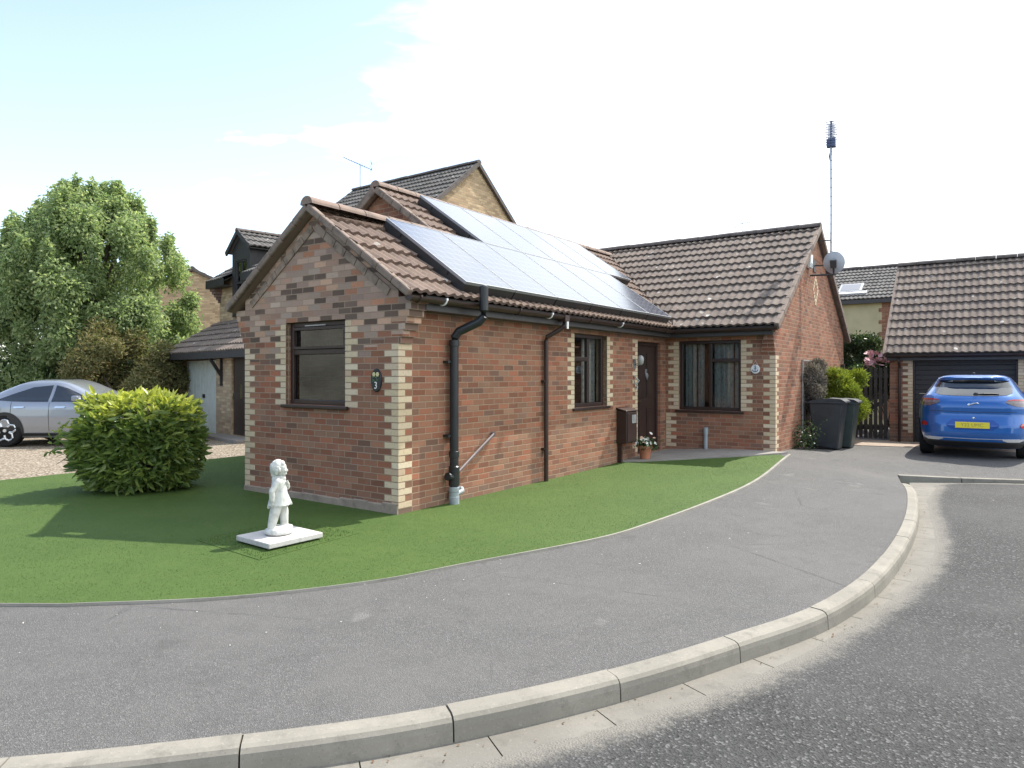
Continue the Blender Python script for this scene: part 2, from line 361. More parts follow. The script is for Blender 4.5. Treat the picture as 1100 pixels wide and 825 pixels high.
def solar():
    t = NT('solar_glass'); uv = t.tc('Object'); sp = t.node('ShaderNodeSeparateXYZ'); t.l.new(uv, sp.inputs[0])
    fx = t.math('FRACT', t.math('DIVIDE', sp.outputs[0], .172)); fy = t.math('FRACT', t.math('DIVIDE', sp.outputs[1], .172))
    e = t.math('MINIMUM', t.math('MINIMUM', fx, t.math('SUBTRACT', 1., fx)), t.math('MINIMUM', fy, t.math('SUBTRACT', 1., fy)))
    c = t.mix(t.math('LESS_THAN', e, .018), (.035,.045,.075), (.20,.22,.25))
    t.set(c, .14, 0, .5, 0.0, 2.5)
    return t.m
M['solar'] = solar()
M['solar_frame'] = plain('aluminium_frame', (.30,.31,.33), .4, metal=.5, var=.04)
def paint(name, col, metal=.35):
    t = NT(name); n = t.noise(900, 2)
    c = t.mix(t.math('MULTIPLY', n, .3), col, tuple(min(1, x * 1.5) for x in col))
    t.set(c, .28, metal, .5, 1.0); t.p.inputs['Coat Roughness'].default_value = .03
    return t.m
M['blue_paint'] = paint('metallic_blue_paint', (.012,.105,.36), .3)
M['silver_paint'] = paint('metallic_silver_paint', (.30,.32,.36), .55)
def carglass():
    t = NT('tinted_car_glass'); t.set((.012,.014,.016), .03, 0, .8, 1.0); return t.m
M['car_glass'] = carglass()
M['lamp_red'] = plain('red_lamp_lens', (.45,.02,.02), .12, var=.1, coat=1)
M['lamp_smoke'] = plain('smoked_lamp_lens', (.16,.12,.13), .12, var=.2, coat=1)
M['plate_yellow'] = plain('yellow_number_plate', (.80,.66,.05), .4, var=.03)
M['plate_ink'] = plain('faded_plate_lettering', (.40,.33,.06), .5, var=.03)
M['cladding'] = plain('dark_grey_cladding', (.025,.026,.028), .55)
M['alloy'] = plain('bright_alloy', (.70,.71,.72), .25, metal=.5, var=.04)

# ------------------------------------------------------------------ mesh building
class MB:
    def __init__(s, xf=None): s.v = []; s.f = []; s.uv = []; s.xf = xf
    def vert(s, p): s.v.append(tuple(p)); return len(s.v) - 1
    def face(s, pts, uv=None):
        i = [s.vert(p) for p in pts]; s.f.append(i); s.uv.append(uv)
    def box(s, x0, x1, y0, y1, z0, z1):
        P = [(x, y, z) for z in (z0, z1) for y in (y0, y1) for x in (x0, x1)]
        b = len(s.v); s.v += P
        for q in ((0,2,3,1),(4,5,7,6),(0,1,5,4),(2,6,7,3),(0,4,6,2),(1,3,7,5)):
            s.f.append([b + k for k in q]); s.uv.append(None)
    def obox(s, c, ax, ay, az, hx, hy, hz):
        c = Vector(c); P = [c + ax * (hx * i) + ay * (hy * j) + az * (hz * k) for k in (-1,1) for j in (-1,1) for i in (-1,1)]
        b = len(s.v); s.v += [tuple(p) for p in P]
        for q in ((0,2,3,1),(4,5,7,6),(0,1,5,4),(2,6,7,3),(0,4,6,2),(1,3,7,5)):
            s.f.append([b + k for k in q]); s.uv.append(None)
    def bar(s, p, q, wx, wz, up=(0,0,1)):
        p, q = Vector(p), Vector(q); d = (q - p).normalized(); u = Vector(up)
        if abs(d.dot(u)) > .98: u = Vector((1,0,0))
        sd_ = d.cross(u).normalized(); u2 = sd_.cross(d).normalized()
        s.obox((p + q) / 2, sd_, d, u2, wx / 2, (q - p).length / 2, wz / 2)
    def tube(s, pts, r, seg=10, cap=True):
        pts = [Vector(p) for p in pts]; rr = r if isinstance(r, (list, tuple)) else [r] * len(pts)
        rings = []
        for i, p in enumerate(pts):
            d = (pts[min(i + 1, len(pts) - 1)] - pts[max(i - 1, 0)]).normalized()
            u = Vector((0,0,1)) if abs(d.z) < .95 else Vector((1,0,0))
            a = d.cross(u).normalized(); b = d.cross(a).normalized()
            rings.append([s.vert(p + (a * math.cos(2 * math.pi * k / seg) + b * math.sin(2 * math.pi * k / seg)) * rr[i]) for k in range(seg)])
        for i in range(len(rings) - 1):
            for k in range(seg):
                s.f.append([rings[i][k], rings[i][(k + 1) % seg], rings[i + 1][(k + 1) % seg], rings[i + 1][k]]); s.uv.append(None)
        if cap:
            s.f.append(rings[0][::-1]); s.uv.append(None); s.f.append(rings[-1]); s.uv.append(None)
    def lathe(s, prof, c=(0,0,0), seg=24, axis='z'):
        rings = []
        for r, h in prof:
            ring = []
            for k in range(seg):
                a = 2 * math.pi * k / seg
                p = (r * math.cos(a), r * math.sin(a), h) if axis == 'z' else ((h, r * math.cos(a), r * math.sin(a)) if axis == 'x' else (r * math.cos(a), h, r * math.sin(a)))
                ring.append(s.vert((p[0] + c[0], p[1] + c[1], p[2] + c[2])))
            rings.append(ring)
        for i in range(len(rings) - 1):
            for k in range(seg):
                s.f.append([rings[i][k], rings[i][(k + 1) % seg], rings[i + 1][(k + 1) % seg], rings[i + 1][k]]); s.uv.append(None)
        s.f.append(rings[0][::-1]); s.uv.append(None); s.f.append(rings[-1]); s.uv.append(None)
    def build(s, name, mat, parent=None, smooth=False, bevel=0, weld=False):
        me = bpy.data.meshes.new(name)
        V = [Vector(p) for p in s.v]
        VW = [s.xf @ p for p in V] if s.xf else V
        me.from_pydata([tuple(p) for p in VW], [], s.f)
        uvl = me.uv_layers.new(name='UVMap'); k = 0; data = []
        for f, uv in zip(s.f, s.uv):
            if uv is None:
                a, b, c = V[f[0]], V[f[1]], V[f[2]]
                n = (b - a).cross(c - a)
                if n.length < 1e-9 and len(f) > 3: n = (V[f[2]] - a).cross(V[f[3]] - a)
                ax = max(range(3), key=lambda i: abs(n[i]))
                for i in f:
                    p = V[i]; data += ([p.y, p.z] if ax == 0 else [p.x, p.z] if ax == 1 else [p.x, p.y])
            else:
                for t in uv: data += list(t)
        uvl.data.foreach_set('uv', data)
        me.materials.append(mat)
        if smooth: me.polygons.foreach_set('use_smooth', [True] * len(me.polygons))
        o = bpy.data.objects.new(name, me); COL.objects.link(o)
        if parent: o.parent = parent
        if weld:
            m = o.modifiers.new('weld', 'WELD'); m.merge_threshold = 1e-4
        if bevel:
            m = o.modifiers.new('bevel', 'BEVEL'); m.width = bevel; m.segments = 2; m.limit_method = 'ANGLE'; m.angle_limit = R(40)
        me.update(); return o

def tag(o, label=None, cat=None, group=None, kind=None):
    if label: o['label'] = label
    if cat: o['category'] = cat
    if group: o['group'] = group
    if kind: o['kind'] = kind
    return o
def thing(name, label, cat, loc=(0,0,0), rz=0, group=None, mat=None):
    o = bpy.data.objects.new(name, None); COL.objects.link(o); o.empty_display_size = .2
    if mat is not None: o.matrix_world = mat
    else: o.location = loc; o.rotation_euler = (0, 0, rz)
    return tag(o, label, cat, group)
def frame(origin, ax, ay, az):
    m = Matrix.Identity(4)
    for i, a in enumerate((ax, ay, az)):
        for j in range(3): m[j][i] = a[j]
    for j in range(3): m[j][3] = origin[j]
    return m
def text_mesh(name, body, size, mat, parent, mtx, extrude=.002, align='CENTER'):
    cu = bpy.data.curves.new(name, 'FONT'); cu.body = body; cu.size = size; cu.extrude = extrude; cu.align_x = align; cu.align_y = 'CENTER'
    to = bpy.data.objects.new(name, cu); COL.objects.link(to)
    dg = bpy.context.evaluated_depsgraph_get(); dg.update()
    me = bpy.data.meshes.new_from_object(to.evaluated_get(dg)); bpy.data.objects.remove(to)
    me.transform(mtx); me.materials.clear(); me.materials.append(mat); me.name = name
    o = bpy.data.objects.new(name, me); COL.objects.link(o); o.parent = parent; return o
def copy_tree(o, parent=None):
    c = o.copy(); COL.objects.link(c)
    if parent: c.parent = parent
    for ch in [x for x in COL.objects if x.parent == o]: copy_tree(ch, c)
    return c

# ------------------------------------------------------------------ site frame
AX, AY = -1.2815, 7.773
U1 = (0.5786, 0.8156); U2 = (-0.8156, 0.5786); ANG = math.atan2(U1[1], U1[0])
def H(u, v, z=0.0): return Vector((AX + u * U1[0] + v * U2[0], AY + u * U1[1] + v * U2[1], z))
def loc_uw(X, Y):
    dx, dy = X - AX, Y - AY
    return dx * U1[0] + dy * U1[1], -(dx * U2[0] + dy * U2[1])
def ss(a, b, x):
    t = min(1, max(0, (x - a) / (b - a))); return t * t * (3 - 2 * t)
def g(X, Y):
    u, w = loc_uw(X, Y)
    z = .15 * math.exp(-((u - 7.6) ** 2 / 4.5 + (w - 1.9) ** 2 / 3.4))
    z += .06 * math.exp(-((u - 10.6) ** 2 / 4 + (w - 5.2) ** 2 / 4))
    z -= .09 * ss(12.2, 14, u) * ss(1.5, 2.2, w)
    yl = 11.2 - (X - 6.35) * .18
    z -= .08 * (1 - ss(0, 1.3, Y - yl)) * ss(5.3, 6.1, X)
    return z
def catmull(P, n=8):
    P = [Vector(p) for p in P]; out = []
    Q = [P[0] * 2 - P[1]] + P + [P[-1] * 2 - P[-2]]
    for i in range(1, len(Q) - 2):
        for k in range(n):
            t = k / n; a, b, c, d = Q[i - 1], Q[i], Q[i + 1], Q[i + 2]
            out.append(.5 * ((2 * b) + (c - a) * t + (2 * a - 5 * b + 4 * c - d) * t * t + (3 * b - a - 3 * c + d) * t ** 3))
    out.append(P[-1]); return out
def resample(P, step):
    out = [P[0]]; acc = 0
    for a, b in zip(P, P[1:]):
        L = (b - a).length
        while acc + L >= step:
            t = (step - acc) / L; a = a + (b - a) * t; out.append(a); L = (b - a).length; acc = 0
        acc += L
    return out
def inside(px, py, poly):
    r = np.zeros(len(px), bool); n = len(poly); j = n - 1
    for i in range(n):
        xi, yi = poly[i]; xj, yj = poly[j]
        c = ((yi > py) != (yj > py)) & (px < (xj - xi) * (py - yi) / (yj - yi + 1e-12) + xi)
        r ^= c; j = i
    return r
def sheet(name, poly, zf, mat, res=.4, skirt=0, kind='structure', parent=None):
    poly = [(p[0], p[1]) for p in poly]
    xs = [p[0] for p in poly]; ys = [p[1] for p in poly]
    gx, gy = np.meshgrid(np.arange(min(xs) + res / 2, max(xs), res), np.arange(min(ys) + res / 2, max(ys), res))
    gx, gy = gx.ravel(), gy.ravel(); k = inside(gx, gy, poly)
    pts = [Vector(p) for p in poly] + [Vector((a, b)) for a, b in zip(gx[k], gy[k])]
    n = len(poly)
    r = geometry.delaunay_2d_cdt(pts, [(i, (i + 1) % n) for i in range(n)], [list(range(n))], 1, 1e-5)
    vs = [(p.x, p.y, zf(p.x, p.y)) for p in r[0]]
    mb = MB(); mb.v = vs; mb.f = [list(f) for f in r[2]]; mb.uv = [None] * len(mb.f)
    if skirt:
        for i in range(n):
            a, b = poly[i], poly[(i + 1) % n]; za, zb = zf(*a), zf(*b)
            mb.face([(*a, za), (*b, zb), (*b, zb - skirt), (*a, za - skirt)])
    o = mb.build(name, mat, parent, smooth=not skirt)
    if kind: o['kind'] = kind
    return o

# ------------------------------------------------------------------ ground, road, footway, lawn
gm = MB(); gm.face([(-600,-600,-.30),(600,-600,-.30),(600,600,-.30),(-600,600,-.30)])
tag(gm.build('ground', M['ground']), kind='structure')
def GP(x, y, z=0.0):
    d = (1.6 - z) * 740 / (y - 402); return ((x - 550) / 740 * d, d)
KERB = catmull([(-24, 1.6), (-12, 2.05), (-6, 2.42), (-3.3, 2.68), GP(0,816), GP(195,797), GP(440,765), GP(645,722), GP(780,683), GP(880,648), GP(940,605), GP(970,560), GP(974,530), (6.15,10.95)], 10)
CROSS = [(6.28, 11.22), (8.0, 10.86), (12.0, 10.15), (24.0, 8.0)]
ROADZ = -.115
def offset(P, d):
    out = []
    for i, p in enumerate(P):
        t = (P[min(i + 1, len(P) - 1)] - P[max(i - 1, 0)]).normalized()
        out.append(p + Vector((t.y, -t.x)) * d)
    return out
def kz(X, Y): return g(X, Y)
pav = [tuple(p) for p in KERB] + CROSS + [(24, 22), (-3, 22), (-3, 13.0), (-24, 13.0)]
sheet('pavement', pav, lambda x, y: g(x, y), M['pavement'], .45)
# channel blocks under the road's feathered edge, then the road
KF = offset(KERB, .125)
chan = MB()
CH = resample(KF + offset([Vector(c) for c in CROSS], .05)[1:], .6)
CHo = offset(CH, 1.05)
for a, b, c, d in zip(CH, CH[1:], CHo, CHo[1:]):
    e = (b - a).normalized() * .0032
    chan.face([(a.x + e.x, a.y + e.y, ROADZ), (b.x - e.x, b.y - e.y, ROADZ), (d.x - e.x, d.y - e.y, ROADZ - .004), (c.x + e.x, c.y + e.y, ROADZ - .004)])
tag(chan.build('gutter_channel', M['channel']), kind='structure')
def RP(x, y): 
    d = (1.6 - ROADZ) * 740 / (y - 402); return ((x - 550) / 740 * d, d)
RE = catmull([(-24, .9), (-12, 1.45), (-6, 1.92), (-3, 2.18), (-1.2, 2.55), RP(545,824), RP(600,807), RP(664,791), RP(732,767), RP(805,741), RP(873,709), RP(936,670), RP(977,641), RP(1005,614), RP(1015,592), RP(1014,576), RP(1008,555), RP(1004,537), (6.43, 10.3), (6.62, 10.62), (7.0, 10.78)], 14)
RE2 = []
for i, p in enumerate(RE):
    t = (RE[min(i + 1, len(RE) - 1)] - RE[max(i - 1, 0)]).normalized()
    RE2.append(p + Vector((t.y, -t.x)) * (.006 * math.sin(i * .5) + random.uniform(-.002, .002)))
road = [tuple(p) for p in RE2] + [(8.0, 10.62), (12.0, 9.90), (24, 7.75), (40, 4), (40, -14), (-40, -14), (-40, .8)]
def roadz(x, y):
    yl = 11.2 - (x - 6.35) * .18
    return ROADZ + .010 + .012 * ss(1.5, 0, yl - y) * 0
sheet('road', road, roadz, M['road'], .9)
re_ = MB(); NB = 10
for a, b, k in zip(RE2, RE2[1:], range(len(RE2))):
    ta = (RE2[min(k + 1, len(RE2) - 1)] - RE2[max(k - 1, 0)]).normalized(); kb_ = k + 1; tb_ = (RE2[min(kb_ + 1, len(RE2) - 1)] - RE2[max(kb_ - 1, 0)]).normalized()
    na, nb = Vector((ta.y, -ta.x)), Vector((tb_.y, -tb_.x))
    for q in range(NB):
        f0, f1 = q / NB, (q + 1) / NB; o0, o1 = -.08 + f0 * .24, -.08 + f1 * .24
        zf = lambda f: ROADZ + .0008 + .0122 * ss(0, .40, f) - .0022 * ss(.5, 1, f)
        re_.face([(*(a + na * o0), zf(f0)), (*(b + nb * o0), zf(f0)), (*(b + nb * o1), zf(f1)), (*(a + na * o1), zf(f1))], [(0, f0), (1, f0), (1, f1), (0, f1)])
tag(re_.build('road_edge', M['road_edge']), kind='structure')
und = MB(); und.face([(-40,-14,ROADZ-.02),(40,-14,ROADZ-.02),(40,14,ROADZ-.02),(-40,14,ROADZ-.02)])
# kerb stones
kb = MB()
KS = resample(KERB, .915 / 6)
prof = [(0.0, -.004), (.004, 0.006), (.085, 0.004), (.108, -.004), (.122, -.022), (.127, -.05), (.132, -.14)]
def kpt(i, d, dzz, shift):
    p = KS[i]; t = (KS[min(i + 1, len(KS) - 1)] - KS[max(i - 1, 0)]).normalized()
    q = p + Vector((t.y, -t.x)) * d + t * shift
    base = g(p.x, p.y); f = ss(10.2, 11.1, p.y)
    return (q.x, q.y, base + dzz - f * .075 * (1 if dzz > -.12 else 0))
for s0 in range(0, len(KS) - 6, 6):
    jit = random.uniform(-.003, .004)
    for i in range(s0, min(s0 + 6, len(KS) - 1)):
        sa = .004 if i == s0 else 0; sb = -.004 if i == s0 + 5 else 0
        for (d0, z0), (d1, z1) in zip(prof, prof[1:]):
            kb.face([kpt(i, d0, z0 + jit, sa), kpt(i + 1, d0, z0 + jit, sb), kpt(i + 1, d1, z1 + jit, sb), kpt(i, d1, z1 + jit, sa)])
    for e in (s0, min(s0 + 6, len(KS) - 1)):
        kb.face([kpt(e, d, z + jit, .004 if e == s0 else -.004) for d, z in prof] + [kpt(e, 0, -.14, .004 if e == s0 else -.004)])
tag(kb.build('kerb', M['kerb']), kind='structure')
dk = MB(); CR = resample([Vector(c) for c in CROSS], .915)
for p, q in zip(CR, CR[1:]):
    za, zb = g(p.x, p.y) + .010, g(q.x, q.y) + .010; P3, Q3 = Vector((p.x, p.y, za)), Vector((q.x, q.y, zb)); t = (Q3 - P3).normalized()
    nr = Vector((t.y, -t.x, 0)).normalized(); up_ = nr.cross(t) * -1; up_ = up_ if up_.z > 0 else -up_
    dk.obox((P3 + Q3) / 2 - up_ * .1, t, nr, up_, (Q3 - P3).length / 2 - .004, .062, .1)
tag(dk.build('dropped_kerb', M['kerb'], bevel=.01), kind='structure')
# lawn
LE = catmull([(-13, 5.1), (-7, 4.82), GP(0,651), GP(100,650), GP(250,643), GP(400,626), GP(500,607), GP(640,580), GP(700,562), GP(760,540), GP(810,515,.05), (5.0, 12.45)], 8)
path_front = [(5.5, .02), (5.62, .30), (5.95, .75), (6.68, 1.80), (7.38, 2.30)]
pf = [tuple(H(u, -w).to_2d()) for u, w in path_front]
lawn = [tuple(p) for p in LE[:-1]] + [tuple(H(7.3, -2.28).to_2d())] + pf[::-1][1:] + [tuple(H(5.5, .2).to_2d()), tuple(H(2.6, 3.4).to_2d()), (-4.2, 13.9), (-5.2, 13.45), (-7.65, 10.3), (-10.4, 7.0), (-13, 6.6)]
sheet('lawn', lawn, lambda x, y: g(x, y) + .016, M['turf'], .4, skirt=.03)
gravel_poly = [(-13, 6.5), (-10.4, 6.95), (-7.7, 10.28), (-5.25, 13.45), (-4.2, 13.9), (-1, 15.5), (-1, 40), (-45, 40), (-45, 6.5)]
sheet('gravel_drive', gravel_poly, lambda x, y: g(x, y) + .006, M['gravel'], 1.2)
edge = MB(); ei = offset(LE, .004); eo = [p + (q - p) * ss(-1.5, 4.0, p.x) for p, q in zip(offset(LE, .010), offset(LE, .045))]
for a, b, c, d in zip(ei, ei[1:], eo, eo[1:]):
    if b.x < -12: continue
    za, zb = g(a.x, a.y) + .022, g(b.x, b.y) + .022
    edge.face([(a.x, a.y, za), (b.x, b.y, zb), (d.x, d.y, zb), (c.x, c.y, za)]); edge.face([(c.x, c.y, za), (d.x, d.y, zb), (d.x, d.y, zb - .03), (c.x, c.y, za - .03)])
tag(edge.build('lawn_edging', M['edging']), kind='structure')
pp = [tuple(H(u, -w).to_2d()) for u, w in path_front] + [tuple(H(7.62, -2.36).to_2d()), tuple(H(7.62, .02).to_2d())]
sheet('path', pp, lambda x, y: g(x, y) + .035, M['slab'], .3, skirt=.06)
drv = [tuple(H(u, -w).to_2d()) for u, w in ((11.15, 2.16), (11.35, 4.0), (11.5, 9.5), (14.3, 9.5), (14.3, 2.16))]
sheet('block_paved_drive', drv, lambda x, y: g(x, y) + .008, M['paver'], .35)
# turf blades over the lawn
def blades(name, poly, n, hmin, hmax, wid, lean, parent=None, zf=None):
    px = np.random.uniform(min(p[0] for p in poly), max(p[0] for p in poly), n * 3); py = np.random.uniform(min(p[1] for p in poly), max(p[1] for p in poly), n * 3)
    dens = np.clip(5.5 / np.maximum(py, 4.5), .25, 1.2)
    k = inside(px, py, poly) & (np.random.rand(len(px)) < dens)
    uu = (px - AX) * U1[0] + (py - AY) * U1[1]; ww = -((px - AX) * U2[0] + (py - AY) * U2[1])
    k &= ~((uu > -.01) & (ww < .01) & (uu < 14) & (ww > -2.93)) & (np.abs(px) < py * .82)
    px, py = px[k][:n], py[k][:n]; m = len(px)
    pz = np.array([zf(a, b) for a, b in zip(px, py)])
    h = np.random.uniform(hmin, hmax, m); a = np.random.uniform(0, 2 * np.pi, m); l = np.random.normal(0, lean, m); la = np.random.uniform(0, 2 * np.pi, m)
    V = np.zeros((m, 3, 3)); V[:, 0] = np.stack([px - np.cos(a) * wid / 2, py - np.sin(a) * wid / 2, pz], 1); V[:, 1] = np.stack([px + np.cos(a) * wid / 2, py + np.sin(a) * wid / 2, pz], 1)
    V[:, 2] = np.stack([px + l * np.cos(la), py + l * np.sin(la), pz + h], 1)
    me = bpy.data.meshes.new(name); me.from_pydata(V.reshape(-1, 3), [], np.arange(m * 3).reshape(m, 3)); me.materials.append(M['turf_blade'])
    o = bpy.data.objects.new(name, me); COL.objects.link(o); 
    if parent: o.parent = parent
    return o
tag(blades('turf_pile', lawn, 230000, .004, .010, .005, .005, zf=lambda x, y: g(x, y) + .014), kind='stuff')

# ------------------------------------------------------------------ building helpers
def wall(name, xf, L, z0, z1, mat, parent, openings=(), thick=.25, reveal_mat=None):
    """xf maps (a along wall, d into the wall, z)"""
    mb = MB(xf)
    A_ = sorted({0, L, *[o[0] for o in openings], *[o[1] for o in openings]}); Z_ = sorted({z0, z1, *[o[2] for o in openings], *[o[3] for o in openings]})
    for a0, a1 in zip(A_, A_[1:]):
        for b0, b1 in zip(Z_, Z_[1:]):
            ca, cz = (a0 + a1) / 2, (b0 + b1) / 2
            if any(o[0] < ca < o[1] and o[2] < cz < o[3] for o in openings): continue
            for d in (0, thick):
                mb.face([(a0, d, b0), (a1, d, b0), (a1, d, b1), (a0, d, b1)])
    for a0, a1, b0, b1 in openings:
        mb.face([(a0, 0, b0), (a0, thick, b0), (a0, thick, b1), (a0, 0, b1)]); mb.face([(a1, 0, b0), (a1, thick, b0), (a1, thick, b1), (a1, 0, b1)])
        mb.face([(a0, 0, b0), (a1, 0, b0), (a1, thick, b0), (a0, thick, b0)]); mb.face([(a0, 0, b1), (a1, 0, b1), (a1, thick, b1), (a0, thick, b1)])
    return mb.build(name, mat, parent)
def gable(name, xf, a0, a1, zb, apex_a, apex_z, mat, parent, thick=.25):
    mb = MB(xf)
    for d in (0, thick): mb.face([(a0, d, zb), (a1, d, zb), (apex_a, d, apex_z)])
    mb.face([(a0, 0, zb), (apex_a, 0, apex_z), (apex_a, thick, apex_z), (a0, thick, zb)]); mb.face([(a1, 0, zb), (apex_a, 0, apex_z), (apex_a, thick, apex_z), (a1, thick, zb)])
    return mb.build(name, mat, parent)
def tiles(mb, O, E, S, N, slope_len, a0f, a1f, tw=.155, gauge=.345, amp=.027, seg=8, lift=.043, under=.06):
    """courses of rolled interlocking tiles. E along the eave, S up the slope, N outward."""
    O, E, S, N = Vector(O), Vector(E), Vector(S), Vector(N)
    nc = int(math.ceil(slope_len / gauge)); st = tw / seg
    def h(a):
        x = (a / tw) % 1.0
        return amp * (math.cos(2 * math.pi * x) * .5 + .5) ** 1.1
    rng = random.Random(5)
    for j in range(nc):
        d0 = j * gauge; d1 = min((j + 1) * gauge + .02, slope_len)
        b0, b1 = a0f(min(d0, slope_len)), a1f(min(d0, slope_len)); c0, c1 = a0f(d1), a1f(d1)
        lo, hi = min(b0, c0), max(b1, c1)
        k0, k1 = math.floor(lo / st), math.ceil(hi / st)
        prev = None; sag = rng.uniform(-.004, .004); jit = {}
        for k in range(k0, k1 + 1):
            a = k * st; ti = math.floor((a + 1e-6) / (tw * 2))
            if ti not in jit: jit[ti] = (rng.uniform(-.007, .007), rng.uniform(-.003, .004))
            j0, j1 = jit[ti]
            ab = min(max(a, b0), b1); at = min(max(a, c0), c1)
            hb = h(a)
            pb = O + E * ab + S * (d0 - .012 + j0) + N * (lift + hb + sag + j1)
            pt = O + E * at + S * d1 + N * (hb + sag * 0)
            pl = O + E * ab + S * (d0 - .010 + j0) + N * (hb - .012 if j else hb + .004)
            cur = (pb, pt, pl, (ab, d0 + .01), (at, d1 - .03))
            if prev and ((ab - prev[3][0]) > 1e-5 or (at - prev[4][0]) > 1e-5):
                mb.face([prev[0], pb, pt, prev[1]], [prev[3], cur[3], cur[4], prev[4]])
                if (ab - prev[3][0]) > 1e-5: mb.face([prev[2], pl, pb, prev[0]], [prev[3], cur[3], cur[3], prev[3]])
            prev = cur
    # boarding below
    for j in range(nc):
        d0, d1 = j * gauge, min((j + 1) * gauge, slope_len)
        q = [O + E * a0f(d0) + S * d0 - N * under, O + E * a1f(d0) + S * d0 - N * under, O + E * a1f(d1) + S * d1 - N * under, O + E * a0f(d1) + S * d1 - N * under]
        mb.face(q, [(0, 0)] * 4)
def ridge_line(mb, p, q, r=.11, L=.45, seg=10, drop=.04):
    p, q = Vector(p), Vector(q); d = (q - p); n = max(1, round(d.length / L)); d = d / n; t = d.normalized()
    side = t.cross(Vector((0,0,1))).normalized()
    rng = random.Random(3)
    for i in range(n):
        a = p + d * i + t * .004; b = p + d * (i + 1) - t * .004; z = rng.uniform(-.004, .006); r0 = r * 1.04; r1 = r
        rings = []
        for c, rr in ((a, r0), (b, r1)):
            rings.append([mb.vert(c + side * (math.cos(math.pi * k / seg) * rr) + Vector((0,0, math.sin(math.pi * k / seg) * rr * .9 - drop + z))) for k in range(seg + 1)])
        for k in range(seg):
            mb.f.append([rings[0][k], rings[0][k + 1], rings[1][k + 1], rings[1][k]]); mb.uv.append(None)
        mb.f.append(rings[0][:]); mb.uv.append(None); mb.f.append(rings[1][::-1]); mb.uv.append(None)
def window(parent, xf, a0, a1, z0, z1, bars, curtain=None, sill=True, depth=.07, frame_mat=None, fw=.062):
    """bars: list of ('v'|'h', position, from, to) mullions/transoms; frame sits `depth` behind the face"""
    fm = frame_mat or M['brown_upvc']; mb = MB(xf); d0, d1 = depth, depth + .07
    mb.box(a0, a0 + fw, d0, d1, z0, z1); mb.box(a1 - fw, a1, d0, d1, z0, z1)
    mb.box(a0 + fw, a1 - fw, d0, d1, z0, z0 + fw); mb.box(a0 + fw, a1 - fw, d0, d1, z1 - fw, z1)
    for k, p, s0, s1 in bars:
        if k == 'v': mb.box(p - .03, p + .03, d0 + .004, d1 - .004, s0, s1)
        else: mb.box(s0, s1, d0 + .002, d1 - .002, p - .035, p + .035)
    fo = mb.build('window', fm, parent, bevel=.008)
    pb = MB(xf); pq_ = [(a0 + fw * .8, d0 + .035, z0 + fw * .8), (a1 - fw * .8, d0 + .035, z0 + fw * .8), (a1 - fw * .8, d0 + .035, z1 - fw * .8), (a0 + fw * .8, d0 + .035, z1 - fw * .8)]
    pb.face(pq_ if xf.to_3x3().determinant() > 0 else pq_[::-1])      # glass faces outwards
    pb.build('pane', M['glass'], fo)
    if sill:
        sb = MB(xf); sb.box(a0 - .06, a1 + .06, -.045, depth - .002, z0 - .045, z0 - .003); sb.build('sill', fm, fo, bevel=.008)
    if curtain:
        cb = MB(xf)
        for (c0, c1, y0, y1) in curtain:
            n = max(6, int((c1 - c0) / .025)); pts = [(c0 + (c1 - c0) * i / n, d1 + .09 + .022 * math.sin(i * 1.9) + .012 * math.sin(i * .7)) for i in range(n + 1)]
            for (a, d), (b, e) in zip(pts, pts[1:]): cb.face([(a, d, y0), (b, e, y0), (b, e, y1), (a, d, y1)])
        cb.build('curtain', M['curtain'], fo, smooth=False)
    return fo
def jamb_quoins(mb, a, sign, z0, z1, start=0, proud=.004, deep=.05):
    r = 0; z = round(z0 / .075) * .075
    while z + .07 < z1 + .02:
        L = .215 if (r + start) % 2 == 0 else .1025
        x0, x1 = (a, a + L) if sign > 0 else (a - L, a)
        mb.box(x0, x1, -proud, deep, z + .0055, z + .0695); z += .075; r += 1
def corner_quoins(mb, z0, z1, sx, sy, start=0, proud=.004):
    """corner at origin; wall faces extend in +x*sx and +y*sy directions from the corner, faces at -"""
    z = round(z0 / .075) * .075; r = start
    while z + .07 < z1:
        lx, ly = (.215, .1025) if r % 2 == 0 else (.1025, .215)
        x = sorted((-proud * sx, lx * sx)); y = sorted((-proud * sy, ly * sy))
        mb.box(x[0], x[1], y[0], y[1], z + .0055, z + .0695); z += .075; r += 1

# ------------------------------------------------------------------ the bungalow
BX = Matrix.Translation((AX, AY, 0)) @ Matrix.Rotation(ANG, 4, 'Z')
bung = thing('bungalow', 'red brick bungalow with yellow brick quoins and low tiled roof behind the lawn', 'bungalow', mat=BX)
X_, Y_, Z_ = Vector((1,0,0)), Vector((0,1,0)), Vector((0,0,1))
XF_front = frame((0,0,0), Y_, X_, Z_)           # a = +y, into = +x
XF_long = frame((0,0,0), X_, Y_, Z_)            # a = +x, into = +y
XF_wing = frame((7.6,0,0), -Y_, X_, Z_)         # a = -y, into = +x
XF_gab = frame((7.6,-2.148,0), X_, Y_, Z_)
FW = (.886, 2.03, 1.215, 2.265); LW = (3.93, 5.05, 1.06, 2.26); DR = (6.27, 7.34, .10, 2.22); WW = (.275, 1.516, .89, 2.26)
wall('wall', XF_front, 2.92, -.2, 2.60, M['brick_front'], bung, [FW])
gable('gable_wall', XF_front, 0, 2.92, 2.60, 1.46, 3.60, M['brick_front'], bung)
wall('wall', XF_long, 7.6, -.2, 2.60, M['brick'], bung, [LW, DR])
wall('wall', frame((0,2.92,0), X_, -Y_, Z_), 2.5, -.2, 2.60, M['brick'], bung)
wall('wall', frame((2.5,2.92,0), Y_, X_, Z_), 2.85, -.2, 2.60, M['brick'], bung)
